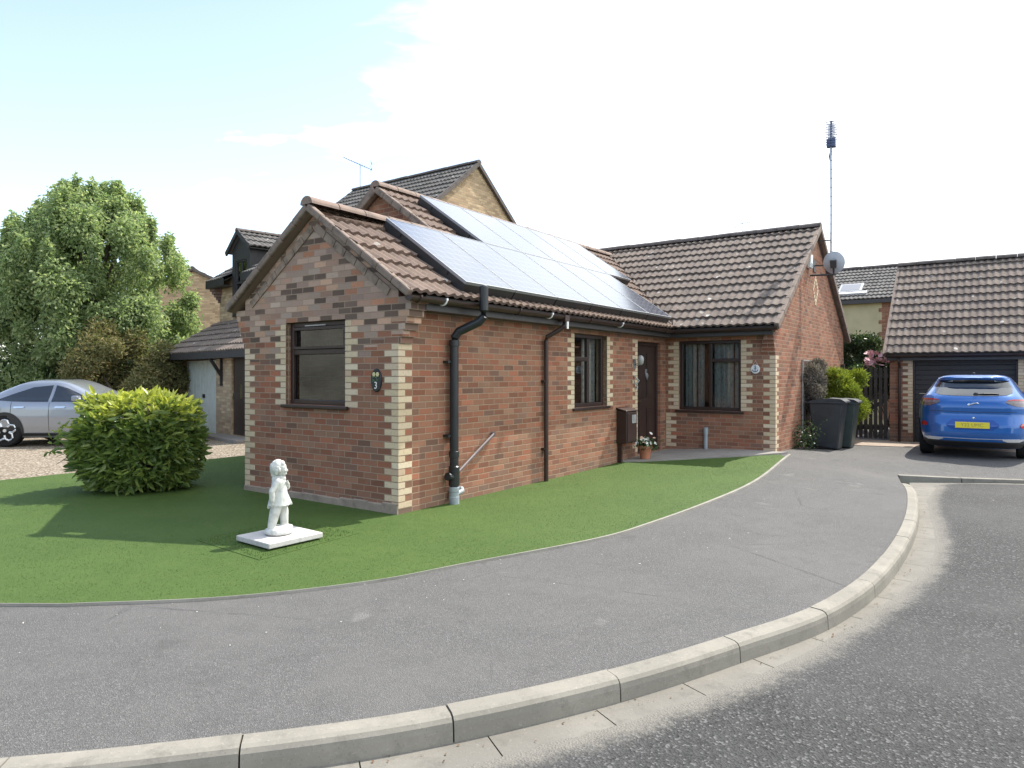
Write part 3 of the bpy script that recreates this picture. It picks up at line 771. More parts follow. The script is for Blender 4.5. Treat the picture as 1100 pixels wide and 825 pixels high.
gable('gable_wall', frame((2.5,0,0), Y_, X_, Z_), -.0, 5.77, 2.60, 2.885, 4.60, M['brick'], bung)
wall('wall', frame((2.5,5.77,0), X_, -Y_, Z_), 11.85, -.2, 2.60, M['brick'], bung)
wall('wall', XF_wing, 2.148, -.2, 2.60, M['brick'], bung, [WW])
wall('wall', XF_gab, 6.75, -.2, 2.60, M['brick'], bung)
gable('gable_wall', XF_gab, 0, 6.75, 2.60, 3.375, 4.78, M['brick'], bung)
wall('wall', frame((14.35,-2.148,0), Y_, -X_, Z_), 7.918, -.2, 2.60, M['brick'], bung)
fl = MB(); fl.box(2.76, 14.1, .26, 5.5, .02, .1); fl.box(.26, 2.70, .26, 2.66, .02, .1); fl.box(7.86, 14.1, -1.9, .24, .02, .1); fl.build('floor_slab', M['dark_room'], bung)
pt = MB(); pt.box(2.2, 2.26, .26, 2.9, .1, 2.6); pt.box(3.2, 3.26, .3, 5.5, .1, 2.6); pt.box(3.3, 7.5, 3.0, 3.06, .1, 2.6); pt.box(9.9, 9.96, -1.9, 3, .1, 2.6)
pt.build('partition', M['dark_room'], bung)
ce = MB(); ce.box(2.76, 14.1, .27, 5.5, 2.5, 2.55); ce.box(.26, 2.70, .27, 2.66, 2.5, 2.55); ce.box(7.87, 14.1, -1.89, .25, 2.5, 2.55); ce.build('ceiling', M['dark_room'], bung)
# footing showing at the foot of the gable wall
ft = MB()
for k in range(12):
    a = k * 2.92 / 12; b = a + 2.92 / 12; ht = .12 - .055 * k / 11 + random.uniform(-.012, .012)
    ft.face([(-.028, a, -.2), (-.028, b, -.2), (-.022, b, ht), (-.022, a, ht)]); ft.face([(-.022, a, ht), (-.022, b, ht), (.0, b, ht + .012), (.0, a, ht + .012)])
ft.face([(-.028, 0, -.2), (.01, 0, -.2), (.01, 0, .11), (-.022, 0, .11)])
ft.build('footing', M['footing'], bung)
# roof
def slope_roof(name, mat, O, E, S, N, L, a0, a1, parent, **k):
    mb = MB(); tiles(mb, O, E, S, N, L, a0, a1, **k); return mb.build(name, mat, parent)
tan1 = .699; th = math.atan(tan1); c1, s1 = math.cos(th), math.sin(th)
EY, EZ = -.25, 2.50
def valley_x(d): return 7.36 + (.02 + d * s1) / .66
roof1 = slope_roof('roof', M['tile_red'], (0, EY, EZ), X_, (0, c1, s1), (0, -s1, c1), 3.135 / c1, lambda d: -.1 if d * c1 + EY < 1.44 else 2.40, lambda d: min(valley_x(d), 12.5), bung)
slope_roof('roof', M['tile_red'], (0, 2.92 - EY, EZ), X_, (0, -c1, s1), (0, s1, c1), 1.71 / c1, lambda d: -.1, lambda d: 2.5, bung)
slope_roof('roof', M['tile_red'], (0, 5.77 - EY, EZ), X_, (0, -c1, s1), (0, s1, c1), 3.135 / c1, lambda d: 2.4, lambda d: 12.5, bung, seg=4)
tan2 = .66; t2 = math.atan(tan2); c2, s2 = math.cos(t2), math.sin(t2)
WL = (10.975 - 7.35) / c2
def wing_left(d):
    z = 2.5 + d * s2
    return -((z - 2.52) / .699 - .25) if z < 4.6 else -(2.72 + (z - 4.6) * 2.0)
slope_roof('roof', M['tile_brown'], (7.35, 0, 2.5), -Y_, (c2, 0, s2), (-s2, 0, c2), WL, wing_left, lambda d: 2.25, bung)
slope_roof('roof', M['tile_brown'], (14.6, 0, 2.5), -Y_, (-c2, 0, s2), (s2, 0, c2), WL, lambda d: -5.9 + d * c2 * .8, lambda d: 2.25, bung, seg=4)
rz1 = EZ + 1.71 * tan1 + .05; rz2 = EZ + 3.135 * tan1 + .05; rz3 = 2.5 + 3.625 * tan2 + .05
mb = MB(); ridge_line(mb, (-.13, 1.46, rz1), (2.55, 1.46, rz1)); mb.build('ridge_tiles', M['ridge'], bung); mb = MB(); ridge_line(mb, (2.36, 2.885, rz2), (10.75, 2.885, rz2))
mb.build('ridge_tiles', M['ridge'], bung, smooth=False)
mb = MB(); ridge_line(mb, (10.975, -2.27, rz3), (10.975, 3.35, rz3)); mb.build('ridge_tiles', M['ridge_dark'], bung)
# valley
mb = MB()
for k in range(12):
    d0, d1 = k * .32, (k + 1) * .32
    p = Vector((valley_x(d0), EY + d0 * c1, EZ + d0 * s1 + .012)); q = Vector((valley_x(d1), EY + d1 * c1, EZ + d1 * s1 + .012))
    if q.z > 4.75: break
    mb.bar(p, q, .09, .02)
mb.build('valley', M['soffit'], bung)
# verges: front gable, second gable, wing gable
def verge(xc, y0, z0, y1, z1, mat, axis='y', w=.11, h=.13):
    mb = MB(); n = 7; a, b = Vector((xc, y0, z0)), Vector((xc, y1, z1))
    for i in range(n):
        p, q = a + (b - a) * (i / n), a + (b - a) * ((i + 1) / n)
        mb.bar(p, q - (q - p) * .004, w, h * (1.0 if i % 2 else 1.04))
    return mb.build('verge', mat, bung, bevel=.02)
verge(-.095, EY - .02, EZ - .01, 1.45, rz1 - .075, M['verge'], w=.085, h=.09); verge(-.095, 2.92 - EY + .02, EZ - .01, 1.47, rz1 - .075, M['verge'], w=.085, h=.09)
verge(2.40, 1.5, rz1 - .05, 2.875, rz2 - .085, M['verge'], w=.09, h=.11); verge(2.40, 5.77 - EY, EZ - .02, 2.895, rz2 - .085, M['verge'])
def verge_x(yc, x0, z0, x1, z1, mat):
    mb = MB(); n = 9; a, b = Vector((x0, yc, z0)), Vector((x1, yc, z1))
    for i in range(n):
        p, q = a + (b - a) * (i / n), a + (b - a) * ((i + 1) / n); mb.bar(p, q - (q - p) * .004, .09, .12)
    return mb.build('verge', mat, bung, bevel=.015)
verge_x(-2.235, 7.33, 2.47, 10.965, rz3 - .08, M['verge']); verge_x(-2.235, 14.62, 2.47, 10.985, rz3 - .08, M['verge'])
# tumbled brick band along the front rake
mb = MB()
for sgn, y0 in ((1, .10), (-1, 2.82)):
    dirv = Vector((0, sgn * c1, s1)); nrm = Vector((0, -sgn * s1, c1)); L = 1.40 / c1; n = int(L / .225)
    for i in range(n):
        c = Vector((-.004, y0, 2.60)) + dirv * (i * .225 + .11) - nrm * .075
        mb.obox(c, X_, dirv, nrm, .012, .106, .048)
mb.build('verge_brickwork', M['buff_tumble'] if 'buff_tumble' in M else plain('tumbled_brick', (.27,.20,.155), .9, var=.25, scale=9, bump=.4), bung)
# kneelers corbelled out under the eaves of the front gable
def kneeler(y, sgn, mat):
    mb = MB()
    for i in range(7):
        z = 1.95 + i * .075; out = min(.035 + i * .032, .21)
        y0, y1 = (y - out, y) if sgn < 0 else (y, y + out)
        mb.box(0, .20 + .012 * i, y0, y1, z, z + .075)
    return mb.build('kneeler', mat, bung)
kb_mat = NT('kneeler_brick'); gi = kb_mat.node('ShaderNodeNewGeometry').outputs['Random Per Island']
kb_col = kb_mat.ramp(gi, [(0,(.20,.13,.11)),(.3,(.24,.16,.135)),(.6,(.15,.11,.10)),(1,(.27,.18,.15))]); kn = kb_mat.noise(30, 5, .65)
kb_mat.bump(kn, .4, .004); M['kneeler'] = kb_mat.set(kb_mat.mix(kb_mat.math('MULTIPLY', kb_mat.step(kn, .5, .7), .5), kb_col, (.09,.07,.065)), .9, 0, .25)
kneeler(0, -1, M['brick_front']); kneeler(2.92, 1, M['brick_front'])
mb = MB()
for i in range(4):
    z = 2.1 + i * .075; mb.box(-.25 + .0, .0, 0, .2, z, z + .068)
# quoins
mb = MB(); corner_quoins(mb, .075, 1.95, 1, 1, 0); mb.build('quoin', M['quoin'], bung)
mb = MB(Matrix.Translation((0, 2.92, 0))); corner_quoins(mb, .075, 1.95, 1, -1, 0); mb.build('quoin', M['quoin'], bung)
mb = MB(XF_front); jamb_quoins(mb, FW[0], -1, FW[2] - .01, FW[3]); mb.build('quoin', M['quoin'], bung); mb = MB(XF_front); jamb_quoins(mb, FW[1], 1, FW[2] - .01, FW[3]); mb.build('quoin', M['quoin'], bung)
mb = MB(XF_long); jamb_quoins(mb, LW[0], -1, LW[2], LW[3]); mb.build('quoin', M['quoin'], bung); mb = MB(XF_long); jamb_quoins(mb, LW[1], 1, LW[2], LW[3]); mb.build('quoin', M['quoin'], bung)
mb = MB(XF_long); jamb_quoins(mb, DR[0], -1, .15, 2.25, 1); mb.build('quoin', M['quoin'], bung)
mb = MB(XF_wing); jamb_quoins(mb, WW[0], -1, WW[2], WW[3]); mb.build('quoin', M['quoin'], bung); mb = MB(XF_wing); jamb_quoins(mb, WW[1], 1, WW[2], WW[3]); mb.build('quoin', M['quoin'], bung)
mb = MB(XF_wing); jamb_quoins(mb, .012, 1, .15, .86); mb.build('quoin', M['quoin'], bung)
mb = MB(Matrix.Translation((7.6, -2.148, 0))); corner_quoins(mb, .15, 2.0, 1, 1, 1); mb.build('quoin', M['quoin'], bung)
mb = MB()
for i in range(5):
    z = 2.0 + i * .075; o = min(.03 + .03 * i, .13); mb.box(7.60 - o, 7.60, -2.148, -1.90 - .02 * i, z, z + .075)
mb.build('kneeler', M['brick'], bung)
# diamond of yellow headers on the wing gable
mb = MB(XF_gab)
for row in range(-4, 5):
    for s in (-1, 1):
        a = 3.375 + s * (4 - abs(row)) * .055; z = 3.45 + row * .075
        if abs(row) == 4 and s == 1: continue
        mb.box(a - .055, a + .055, -.006, .05, z + .005, z + .07)
mb.build('diamond_brickwork', M['quoin'], bung)
# windows and door
fw_o = window(bung, XF_front, *FW, [('h', 1.885, FW[0] + .06, FW[1] - .06)])
mb = MB(XF_front)
for q in ((FW[0] + .064, FW[0] + .10, 1.922, 2.20), (FW[1] - .10, FW[1] - .064, 1.922, 2.20), (FW[0] + .10, FW[1] - .10, 1.922, 1.955), (FW[0] + .10, FW[1] - .10, 2.165, 2.20)): mb.box(q[0], q[1], .052, .10, q[2], q[3])
mb.build('sash', M['brown_upvc'], fw_o)
mbv = MB(XF_front); mbv.box(1.32, 1.72, .058, .068, 2.212, 2.226); mbv.build('trickle_vent', M['metal'], fw_o)
window(bung, XF_long, *LW, [('v', 4.52, LW[2] + .06, LW[3] - .06), ('h', 1.85, LW[0] + .06, 4.49)], curtain=[(LW[0] + .08, LW[0] + .38, 1.12, 2.2), (4.56, 4.72, 1.12, 2.2), (4.80, 4.97, 1.12, 2.2)])
window(bung, XF_wing, *WW, [('v', .90, WW[2] + .06, WW[3] - .06), ('h', 1.87, .93, WW[1] - .06)], curtain=[(.34, .56, .95, 2.2), (.60, .74, .95, 2.2), (.93, 1.30, .95, 2.2), (1.33, 1.44, .95, 2.2)])
mb = MB(XF_long); a0, a1, z0, z1 = DR
mb.box(a0, a0 + .07, .06, .13, z0, z1); mb.box(a1 - .07, a1, .06, .13, z0, z1); mb.box(a0 + .07, a1 - .07, .06, .13, z1 - .07, z1); mb.box(a0, a1, .03, .15, z0, z0 + .05)
dfr = mb.build('door_frame', M['brown_upvc'], bung, bevel=.006)
mb = MB(XF_long); b0, b1 = a0 + .072, a1 - .072
mb.box(b0, b1, .085, .13, z0 + .052, z1 - .072)
for p0, p1, q0, q1 in ((b0 + .12, (b0 + b1) / 2 - .05, .3, .95), ((b0 + b1) / 2 + .05, b1 - .12, .3, .95), (b0 + .12, (b0 + b1) / 2 - .05, 1.15, 2.0), ((b0 + b1) / 2 + .05, b1 - .12, 1.15, 2.0)):
    mb.box(p0, p1, .072, .086, q0, q1); mb.box(p0 + .04, p1 - .04, .066, .073, q0 + .04, q1 - .04)
door = mb.build('door', M['brown_upvc'], bung, bevel=.008)
mb = MB(XF_long); mb.box(b0 + .03, b0 + .07, .072, .084, .92, 1.16); mb.bar((b0 + .05, .04, 1.09), (b0 + .17, .04, 1.09), .02, .02); mb.box(b0 + .04, b0 + .06, .035, .075, 1.08, 1.10); mb.build('handle', plain('brass', (.6,.45,.2), .3, metal=1), door)
mb = MB(XF_long); cm = (b0 + b1) / 2; mb.tube([(cm - .03, .06, 1.62), (cm - .04, .05, 1.56), (cm, .045, 1.50), (cm + .04, .05, 1.56), (cm + .03, .06, 1.62)], .01, 8); mb.box(cm - .04, cm + .04, .064, .074, 1.60, 1.70); mb.build('knocker', M['metal'], door)
# fascia, soffit, gutters
mb = MB(); mb.box(.24, 7.42, -.205, -.18, 2.33, 2.50); mb.box(.24, 7.42, -.18, -.002, 2.33, 2.35); mb.box(7.395, 7.42, -2.15, -.205, 2.33, 2.49); mb.box(7.42, 7.597, -2.15, -.205, 2.33, 2.35)
mb.build('fascia', M['soffit'], bung)
def gutter(p, q, r=.058, parent=bung, name='gutter', mat=None, out=Vector((0,-1,0))):
    p, q = Vector(p), Vector(q); mb = MB(); pr = []
    for rr in (r, r - .006):
        pr.append([(out * (math.cos(math.pi * k / 8) * rr) + Z_ * (-math.sin(math.pi * k / 8) * rr)) for k in range(9)])
    for ring in pr:
        for k in range(8): mb.face([p + ring[k], p + ring[k + 1], q + ring[k + 1], q + ring[k]])
    for e in (p, q): mb.face([e + x for x in pr[0]])
    for k in (0, 8): mb.face([p + pr[0][k], p + pr[1][k], q + pr[1][k], q + pr[0][k]])
    return mb.build(name, mat or M['brown_pvc'], parent)
gt = gutter((-.12, -.272, 2.462), (7.33, -.272, 2.462))
gt2 = gutter((7.33, -.30, 2.458), (7.33, -2.26, 2.458), out=-X_)
for k, u in enumerate((.02, .45, 1.95, 2.75, 3.9, 5.0, 6.1, 6.9)):
    mb = MB(); mb.tube([(u, -.272 + .062 * math.cos(a), 2.462 - .062 * math.sin(a)) for a in [math.pi * i / 8 for i in range(9)]] , .012, 5); mb.box(u - .012, u + .012, -.345, -.325, 2.45, 2.475)
    mb.build('gutter_clip', M['white_paint'] if k in (1, 3, 5) else M['brown_pvc'], gt)
# soil stack and downpipes
def smooth_path(P, n=6): return catmull(P, n)
mb = MB(); PX = .87
mb.tube([(PX, -.085, -.05), (PX, -.085, 1.98), (PX + .005, -.09, 2.05), (PX + .03, -.13, 2.12), (PX + .17, -.34, 2.24), (PX + .2, -.385, 2.30), (PX + .2, -.39, 2.38), (PX + .2, -.39, 2.66)], .055, 16)
for z in (.62, 1.98): mb.lathe([(.056, z - .04), (.064, z - .035), (.064, z + .035), (.056, z + .04)], (PX, -.085, 0), 16)
for z in (1.75, .85): mb.box(PX - .11, PX + .02, -.085, 0, z - .015, z + .015)
mb.lathe([(.055, 2.655), (.05, 2.675), (.03, 2.69), (.0, 2.695)], (PX + .2, -.39, 0), 16)
sp_ = mb.build('soil_pipe', M['black_pvc'], bung, smooth=False)
mb = MB(); mb.lathe([(.056, -.05), (.064, -.045), (.064, .10), (.060, .11), (.060, .16), (.066, .17), (.066, .215), (.057, .225)], (PX, -.085, 0), 16); mb.build('soil_pipe_socket', M['grey_pvc'], sp_)
mb = MB(); mb.lathe([(.057, .23), (.068, .24), (.068, .47), (.057, .48)], (PX, -.085, 0), 16); mb.tube([(PX - .02, -.085, .34), (PX - .13, -.085, .36)], .045, 12); mb.lathe([(.05, 0), (.05, .03)], (PX - .12, -.085, .36), 12, axis='x'); mb.build('inspection_branch', M['black_pvc'], sp_)
mb = MB(); mb.tube([(PX + .05, -.09, .38), (PX + .45, -.055, .58), (PX + .86, -.04, .80), (PX + .88, .02, .81)], .021, 10); mb.lathe([(.034, -.045), (.034, -.02)], (PX + .87, 0, .805), 12, axis='y'); mb.build('waste_pipe', M['purple_pipe'], sp_)
mb = MB(); mb.tube([(PX + .06, -.085, .13), (PX + .16, -.085, .15), (PX + .19, -.05, .17), (PX + .19, .01, .17)], .03, 10); mb.build('waste_pipe', M['grey_pvc'], sp_)
mb = MB(); DP = 3.01
mb.tube([(DP, -.055, -.03), (DP, -.055, 2.1), (DP + .01, -.06, 2.15), (DP + .12, -.22, 2.26), (DP + .15, -.27, 2.31), (DP + .15, -.272, 2.42)], .034, 12)
for z in (.5, 1.5): mb.box(DP - .06, DP + .06, -.06, 0, z - .015, z + .015)
mb.box(DP + .09, DP + .21, -.335, -.21, 2.38, 2.47)
dp_ = mb.build('downpipe', M['brown_pvc'], bung)
mb = MB(); mb.box(DP + .125, DP + .165, -.345, -.33, 2.27, 2.375); mb.build('alarm_contact', M['white_paint'], dp_)
mb = MB(XF_wing); mb.tube([(.847, -.045, .0), (.847, -.045, .50)], .038, 14); mb.lathe([(.046, .42), (.046, .56)], (.847, -.045, 0), 14); mb.build('vent_pipe', M['grey_pvc'], bung)

# ------------------------------------------------------------------ solar panels
PT, PW, PH = .9, 1.050, 1.665
nrm = Vector((0, -s1, c1)); upv = Vector((0, c1, s1))
def panel_mat(k, row):
    o = Vector((PT + k * 1.067, EY, EZ)) + upv * (.125 + row * (PH + .02)) + nrm * .185
    return BX @ frame(o, X_, upv, nrm)
names_low = ['lower row, leftmost, nearest the black soil pipe', 'lower row, second from the left end', 'lower row, third from the left end', 'lower row, fourth from the left', 'lower row, fifth, second from the valley end', 'lower row, rightmost, beside the roof valley']
names_up = ['upper row, leftmost, nearest the higher brick gable', 'upper row, second from the left end', 'upper row, middle one of five', 'upper row, fourth from the left end', 'upper row, rightmost, reaching past the lower row']
proto = None
for row, names in ((0, names_low), (1, names_up)):
    for k, nm in enumerate(names):
        if proto is None:
            proto = thing('solar_panel', '', 'solar panel', group='solar panels on the bungalow roof')
            mb = MB(); mb.box(.012, PW - .012, .012, PH - .012, -.01, .0); mb.build('glass_sheet', M['solar'], proto)
            mb = MB(); mb.box(0, .0115, 0, PH, -.035, .003); mb.box(PW - .0115, PW, 0, PH, -.035, .003); mb.box(.0115, PW - .0115, 0, .0115, -.035, .003); mb.box(.0115, PW - .0115, PH - .0115, PH, -.035, .003); mb.build('frame', M['solar_frame'], proto)
            mb = MB(); mb.box(-.008, PW + .008, 1.3, 1.34, -.09, -.036); mb.build('mounting_rail', M['black'], proto); mb = MB(); mb.box(-.008, PW + .008, .32, .36, -.09, -.036)
            mb.box(.25, .29, .3, .38, -.125, -.09); mb.box(.75, .79, .3, .38, -.125, -.09); mb.build('mounting_rail', M['black'], proto)
            mb = MB(); mb.box(.02, PW - .02, .02, PH - .02, -.034, -.012); mb.build('backing', M['black'], proto)
            mb = MB(); mb.box(.004, PW - .004, .004, .010, -.15, -.036); mb.box(.004, .010, .010, PH - .01, -.15, -.036); mb.build('bird_guard', M['black'], proto)
            o = proto
        else: o = copy_tree(proto)
        o.matrix_world = panel_mat(k + (2 if row else 0), row); o['label'] = 'solar panel in the ' + nm

# ------------------------------------------------------------------ things fixed to the bungalow
def on(u, v, z, rz=0): return BX @ Matrix.Translation((u, v, z)) @ Matrix.Rotation(rz, 4, 'Z')
PF = BX @ frame((-.004, .344, 1.53), -Y_, Z_, -X_)        # x right, y up, z out of the front wall
pq = thing('house_number_sign', 'oval black house number sign with two pale flowers and a white 3', 'sign', mat=PF)
mb = MB(); n = 28
for (s0, z0_), (s1_, z1_) in zip(((1, 0), (1, .010), (.93, .016)), ((1, .010), (.93, .016), (.0, .0165))):
    for k in range(n):
        a, b = 2 * math.pi * k / n, 2 * math.pi * (k + 1) / n
        mb.face([(.088 * s0 * math.cos(a), .135 * s0 * math.sin(a), z0_), (.088 * s0 * math.cos(b), .135 * s0 * math.sin(b), z0_), (.088 * s1_ * math.cos(b), .135 * s1_ * math.sin(b), z1_), (.088 * s1_ * math.cos(a), .135 * s1_ * math.sin(a), z1_)])
mb.build('oval_plate', M['plaque'], pq)
for fx in (-.028, .03):
    mb = MB()
    for k in range(6):
        a = k * math.pi / 3; mb.lathe([(.012, 0), (.012, .005), (.004, .007)], (fx + .013 * math.cos(a), .068 + .015 * math.sin(a), .0165), 8)
    mb.build('flower_motif', M['gold'], pq)
mb = MB()
for k in range(12):
    x, y = random.uniform(-.05, .05), random.uniform(-.01, .045); mb.obox((x, y, .0185), Vector((math.cos(k), math.sin(k), 0)), Vector((-math.sin(k), math.cos(k), 0)), Z_, .013, .005, .0015)
mb.build('leaf_motif', M['leaf_paint'], pq)
text_mesh('numeral', '3', .115, M['white_paint'], pq, Matrix.Translation((0, -.062, .018)), .002)
# anchor roundel
PA = BX @ frame((7.6 - .012, -1.79, 1.695), -Y_, Z_, -X_)
an = thing('anchor_plaque', 'small round white wall plaque with a dark anchor, hung beside the wing window', 'plaque', mat=PA)
mb = MB(); mb.lathe([(.082, 0), (.085, .008), (.078, .014), (.0, .0145)], (0,0,0), 24); mb.build('disc', M['white_paint'], an)
mb = MB(); mb.bar((0,-.05,.018), (0,.045,.018), .012, .006); mb.bar((-.025,.02,.018), (.025,.02,.018), .01, .006)
mb.tube([(-.05,-.01,.018),(-.04,-.035,.018),(0,-.05,.018),(.04,-.035,.018),(.05,-.01,.018)], .007, 6)
mb.tube([(0.012*math.cos(a), .055+.012*math.sin(a), .018) for a in [i*math.pi/4 for i in range(9)]], .004, 5); mb.build('anchor', M['aerial'], an)
mb = MB(); mb.tube([(-.05,.068,.008),(0,.16,.004),(.05,.068,.008)], .003, 5); mb.build('hanging_cord', M['white_paint'], an)
# lantern and ornament by the door
ln = thing('wall_lantern', 'frosted wall lantern on the quoins beside the front door', 'lantern', mat=on(6.13, 0, 1.78))
mb = MB(); mb.box(-.05, .05, -.012, -.006, -.08, .1); mb.tube([(0,-.01,.02),(0,-.07,-.02),(0,-.12,.03)], .012, 8); mb.build('bracket', M['metal'], ln)
mb = MB(); mb.lathe([(.025,-.01),(.05,.02),(.06,.08),(.055,.13),(.025,.165),(.0,.17)], (0,-.13,.0), 16); mb.build('shade', plain('frosted_glass', (.34,.35,.34), .3), ln, smooth=True)
od = thing('hanging_ornament', 'curly pale metal ornament on the wall below the lantern', 'ornament', mat=on(6.12, 0, 1.45))
mb = MB(); mb.tube([(.0,-.012,.12),(-.03,-.05,.08),(.03,-.09,.03),(-.01,-.05,-.03),(.06,-.04,-.07),(.02,-.03,-.13)], .012, 7); mb.build('scroll', plain('verdigris_metal', (.33,.36,.34), .5), od)
mb = MB(); mb.tube([(-.05,-.02,.05),(-.09,-.05,.02),(-.04,-.03,-.04)], .009, 6); mb.lathe([(0,-.02),(.022,-.01),(.022,.01),(0,.02)], (.05,-.04,-.09), 10); mb.build('bird_motif', M['metal'], od)
# meter box
mt = thing('meter_box', 'dark brown meter box on the brick wall left of the front door', 'meter box', mat=on(5.40, 0, .38))
mb = MB(); mb.box(0, .42, -.20, -.004, 0, .58); mb.obox((.21,-.10,.595), X_, Vector((0,.97,.24)), Vector((0,-.24,.97)), .23, .115, .012); mb.build('cabinet', M['brown_upvc'], mt, bevel=.01)
mb = MB(); mb.box(.025, .395, -.213, -.2015, .025, .54); dr_ = mb.build('door', M['brown_upvc'], mt, bevel=.006)
mb = MB(); mb.box(.19, .36, -.217, -.2135, .35, .50); mb.build('label_panel', M['grille'], dr_)
mb = MB(); mb.box(.03, .085, -.08, -.02, -.42, -.002); mb.build('cable_duct', M['brown_pvc'], mt)
# flower pot on the path
fpx = H(5.95, -.30); fp = thing('flower_pot', 'terracotta pot of white flowers on the step by the front door', 'flower pot', (fpx.x, fpx.y, g(fpx.x, fpx.y) + .036))
mb = MB(); mb.lathe([(.085,0),(.115,.19),(.13,.19),(.133,.235),(.118,.238),(.11,.2),(.0,.2)], (0,0,0), 20); mb.build('pot', M['terracotta'], fp)
mb = MB(); mb.lathe([(.11,.2),(.06,.222),(0,.224)], (0,0,0.001), 16); mb.build('soil', M['soil'], fp)

# ------------------------------------------------------------------ foliage
def leaf_mesh(name, P, T, L, Wd, mat, parent, fold=.25):
    """P base points, T unit growth directions; each leaf is a folded lozenge"""
    m = len(P); rnd = np.random.normal(size=(m, 3)); S = np.cross(T, rnd); S /= np.linalg.norm(S, axis=1, keepdims=True) + 1e-9
    Nn = np.cross(S, T); L = np.broadcast_to(L, (m,))[:, None]; Wd = np.broadcast_to(Wd, (m,))[:, None]
    V = np.zeros((m, 6, 3))
    V[:, 0] = P; V[:, 1] = P + T * L * .38 + S * Wd * .5 + Nn * Wd * fold; V[:, 2] = P + T * L * .75 + S * Wd * .36 + Nn * Wd * fold * .4
    V[:, 3] = P + T * L - Nn * Wd * .25; V[:, 4] = P + T * L * .75 - S * Wd * .36 + Nn * Wd * fold * .4; V[:, 5] = P + T * L * .38 - S * Wd * .5 + Nn * Wd * fold
    k = np.arange(m)[:, None] * 6
    F = np.concatenate([k + np.array([[0, 1, 2, 3]]), k + np.array([[0, 3, 4, 5]])], 0)
    me = bpy.data.meshes.new(name); me.from_pydata(V.reshape(-1, 3), [], F); me.materials.append(mat)
    o = bpy.data.objects.new(name, me); COL.objects.link(o); o.parent = parent; return o
def unit(a): return a / (np.linalg.norm(a, axis=1, keepdims=True) + 1e-9)
def flowers(name, P, r, mat, parent):
    mb = MB()
    for p in P:
        q = Vector(np.random.normal(size=3)); q = (q + Vector((0,-.6,1.2))).normalized(); a = q.orthogonal().normalized(); b = q.cross(a)
        for k in range(5):
            t = k * 2 * math.pi / 5; d = a * math.cos(t) + b * math.sin(t); e = -a * math.sin(t) + b * math.cos(t); c = Vector(p)
            mb.face([c, c + d * r * .7 + e * r * .45 + q * r * .2, c + d * r + q * r * .3, c + d * r * .7 - e * r * .45 + q * r * .2])
    return mb.build(name, mat, parent)
n = 260; P = np.random.normal(size=(n, 3)) * (.09, .09, .05) + (0, 0, .26)
leaf_mesh('leaves', P, unit(np.random.normal(size=(n, 3)) + (0, 0, .6)), .06, .025, M['pot_leaf'], fp)
flowers('flowers', np.random.normal(size=(26, 3)) * (.10, .10, .045) + (0, 0, .325), .035, M['blossom_white'], fp)
flowers('flowers', np.random.normal(size=(7, 3)) * (.10, .10, .04) + (.02, 0, .33), .03, plain('peach_blossom', (.65,.42,.30), .8), fp)

# the clipped laurel-like bush on the lawn
bx, by = -5.12, 9.5
bush = thing('bush', 'rounded bush of broad leaves with yellow green top on the lawn', 'bush', (bx, by, .01))
n = 8000
dirs = unit(np.random.normal(size=(n, 3)) * (1, 1, .9))
A3 = np.array([.72, .60, .64]); e = 3.6
rad = 1 / (np.abs(dirs) ** e).sum(1) ** (1 / e)
shell = np.random.uniform(.66, 1.0, n) ** .7
lump = 1 + .08 * np.sin(dirs[:, 0] * 9 + 1) * np.cos(dirs[:, 2] * 8) + .06 * np.sin(dirs[:, 1] * 9 + dirs[:, 2] * 5)
P = dirs * (rad * shell * lump)[:, None] * A3 + (0, 0, .645)
k = P[:, 2] > .07; P, dd = P[k], dirs[k]
taper = np.clip(.88 + P[:, 2] / .4 * .12, .88, 1.0); P[:, :2] *= taper[:, None]
hd = dd.copy(); hd[:, 2] *= .35
T = unit(hd * .75 + np.random.normal(size=dd.shape) * (.85, .85, .5) + np.array([0, 0, -.05]) + np.array([0, 0, .45]) * (P[:, 2:3] > 1.08))
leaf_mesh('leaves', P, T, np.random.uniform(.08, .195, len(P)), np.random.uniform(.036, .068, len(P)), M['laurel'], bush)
mb = MB()
for k in range(22):
    a = random.uniform(0, 2 * math.pi); r = random.uniform(.3, .8); mb.tube([(random.uniform(-.25,.25), random.uniform(-.2,.2), -.02), (r * .5 * math.cos(a), r * .45 * math.sin(a), .45), (r * math.cos(a), r * .8 * math.sin(a), random.uniform(.8, 1.3))], [.03, .018, .006], 6)
for k in range(5): mb.tube([(-.55 + .02*k, -.3, .75), (-.74 - .02*k, -.36, .78 - .08*k), (-.90, -.40, .8 - .10 * k)], [.006,.005,.003], 5)
mb.build('stems', M['bark'], bush)
P = np.array([(-.80 - .03 * i + random.uniform(-.06,.06), -.40 + random.uniform(-.05,.05), .92 - .09 * i + random.uniform(-.04,.04)) for i in range(5) for j in range(6)])
leaf_mesh('shoot_leaves', P, unit(np.random.normal(size=P.shape) + (-.6, 0, .2)), .12, .04, M['laurel'], bush)

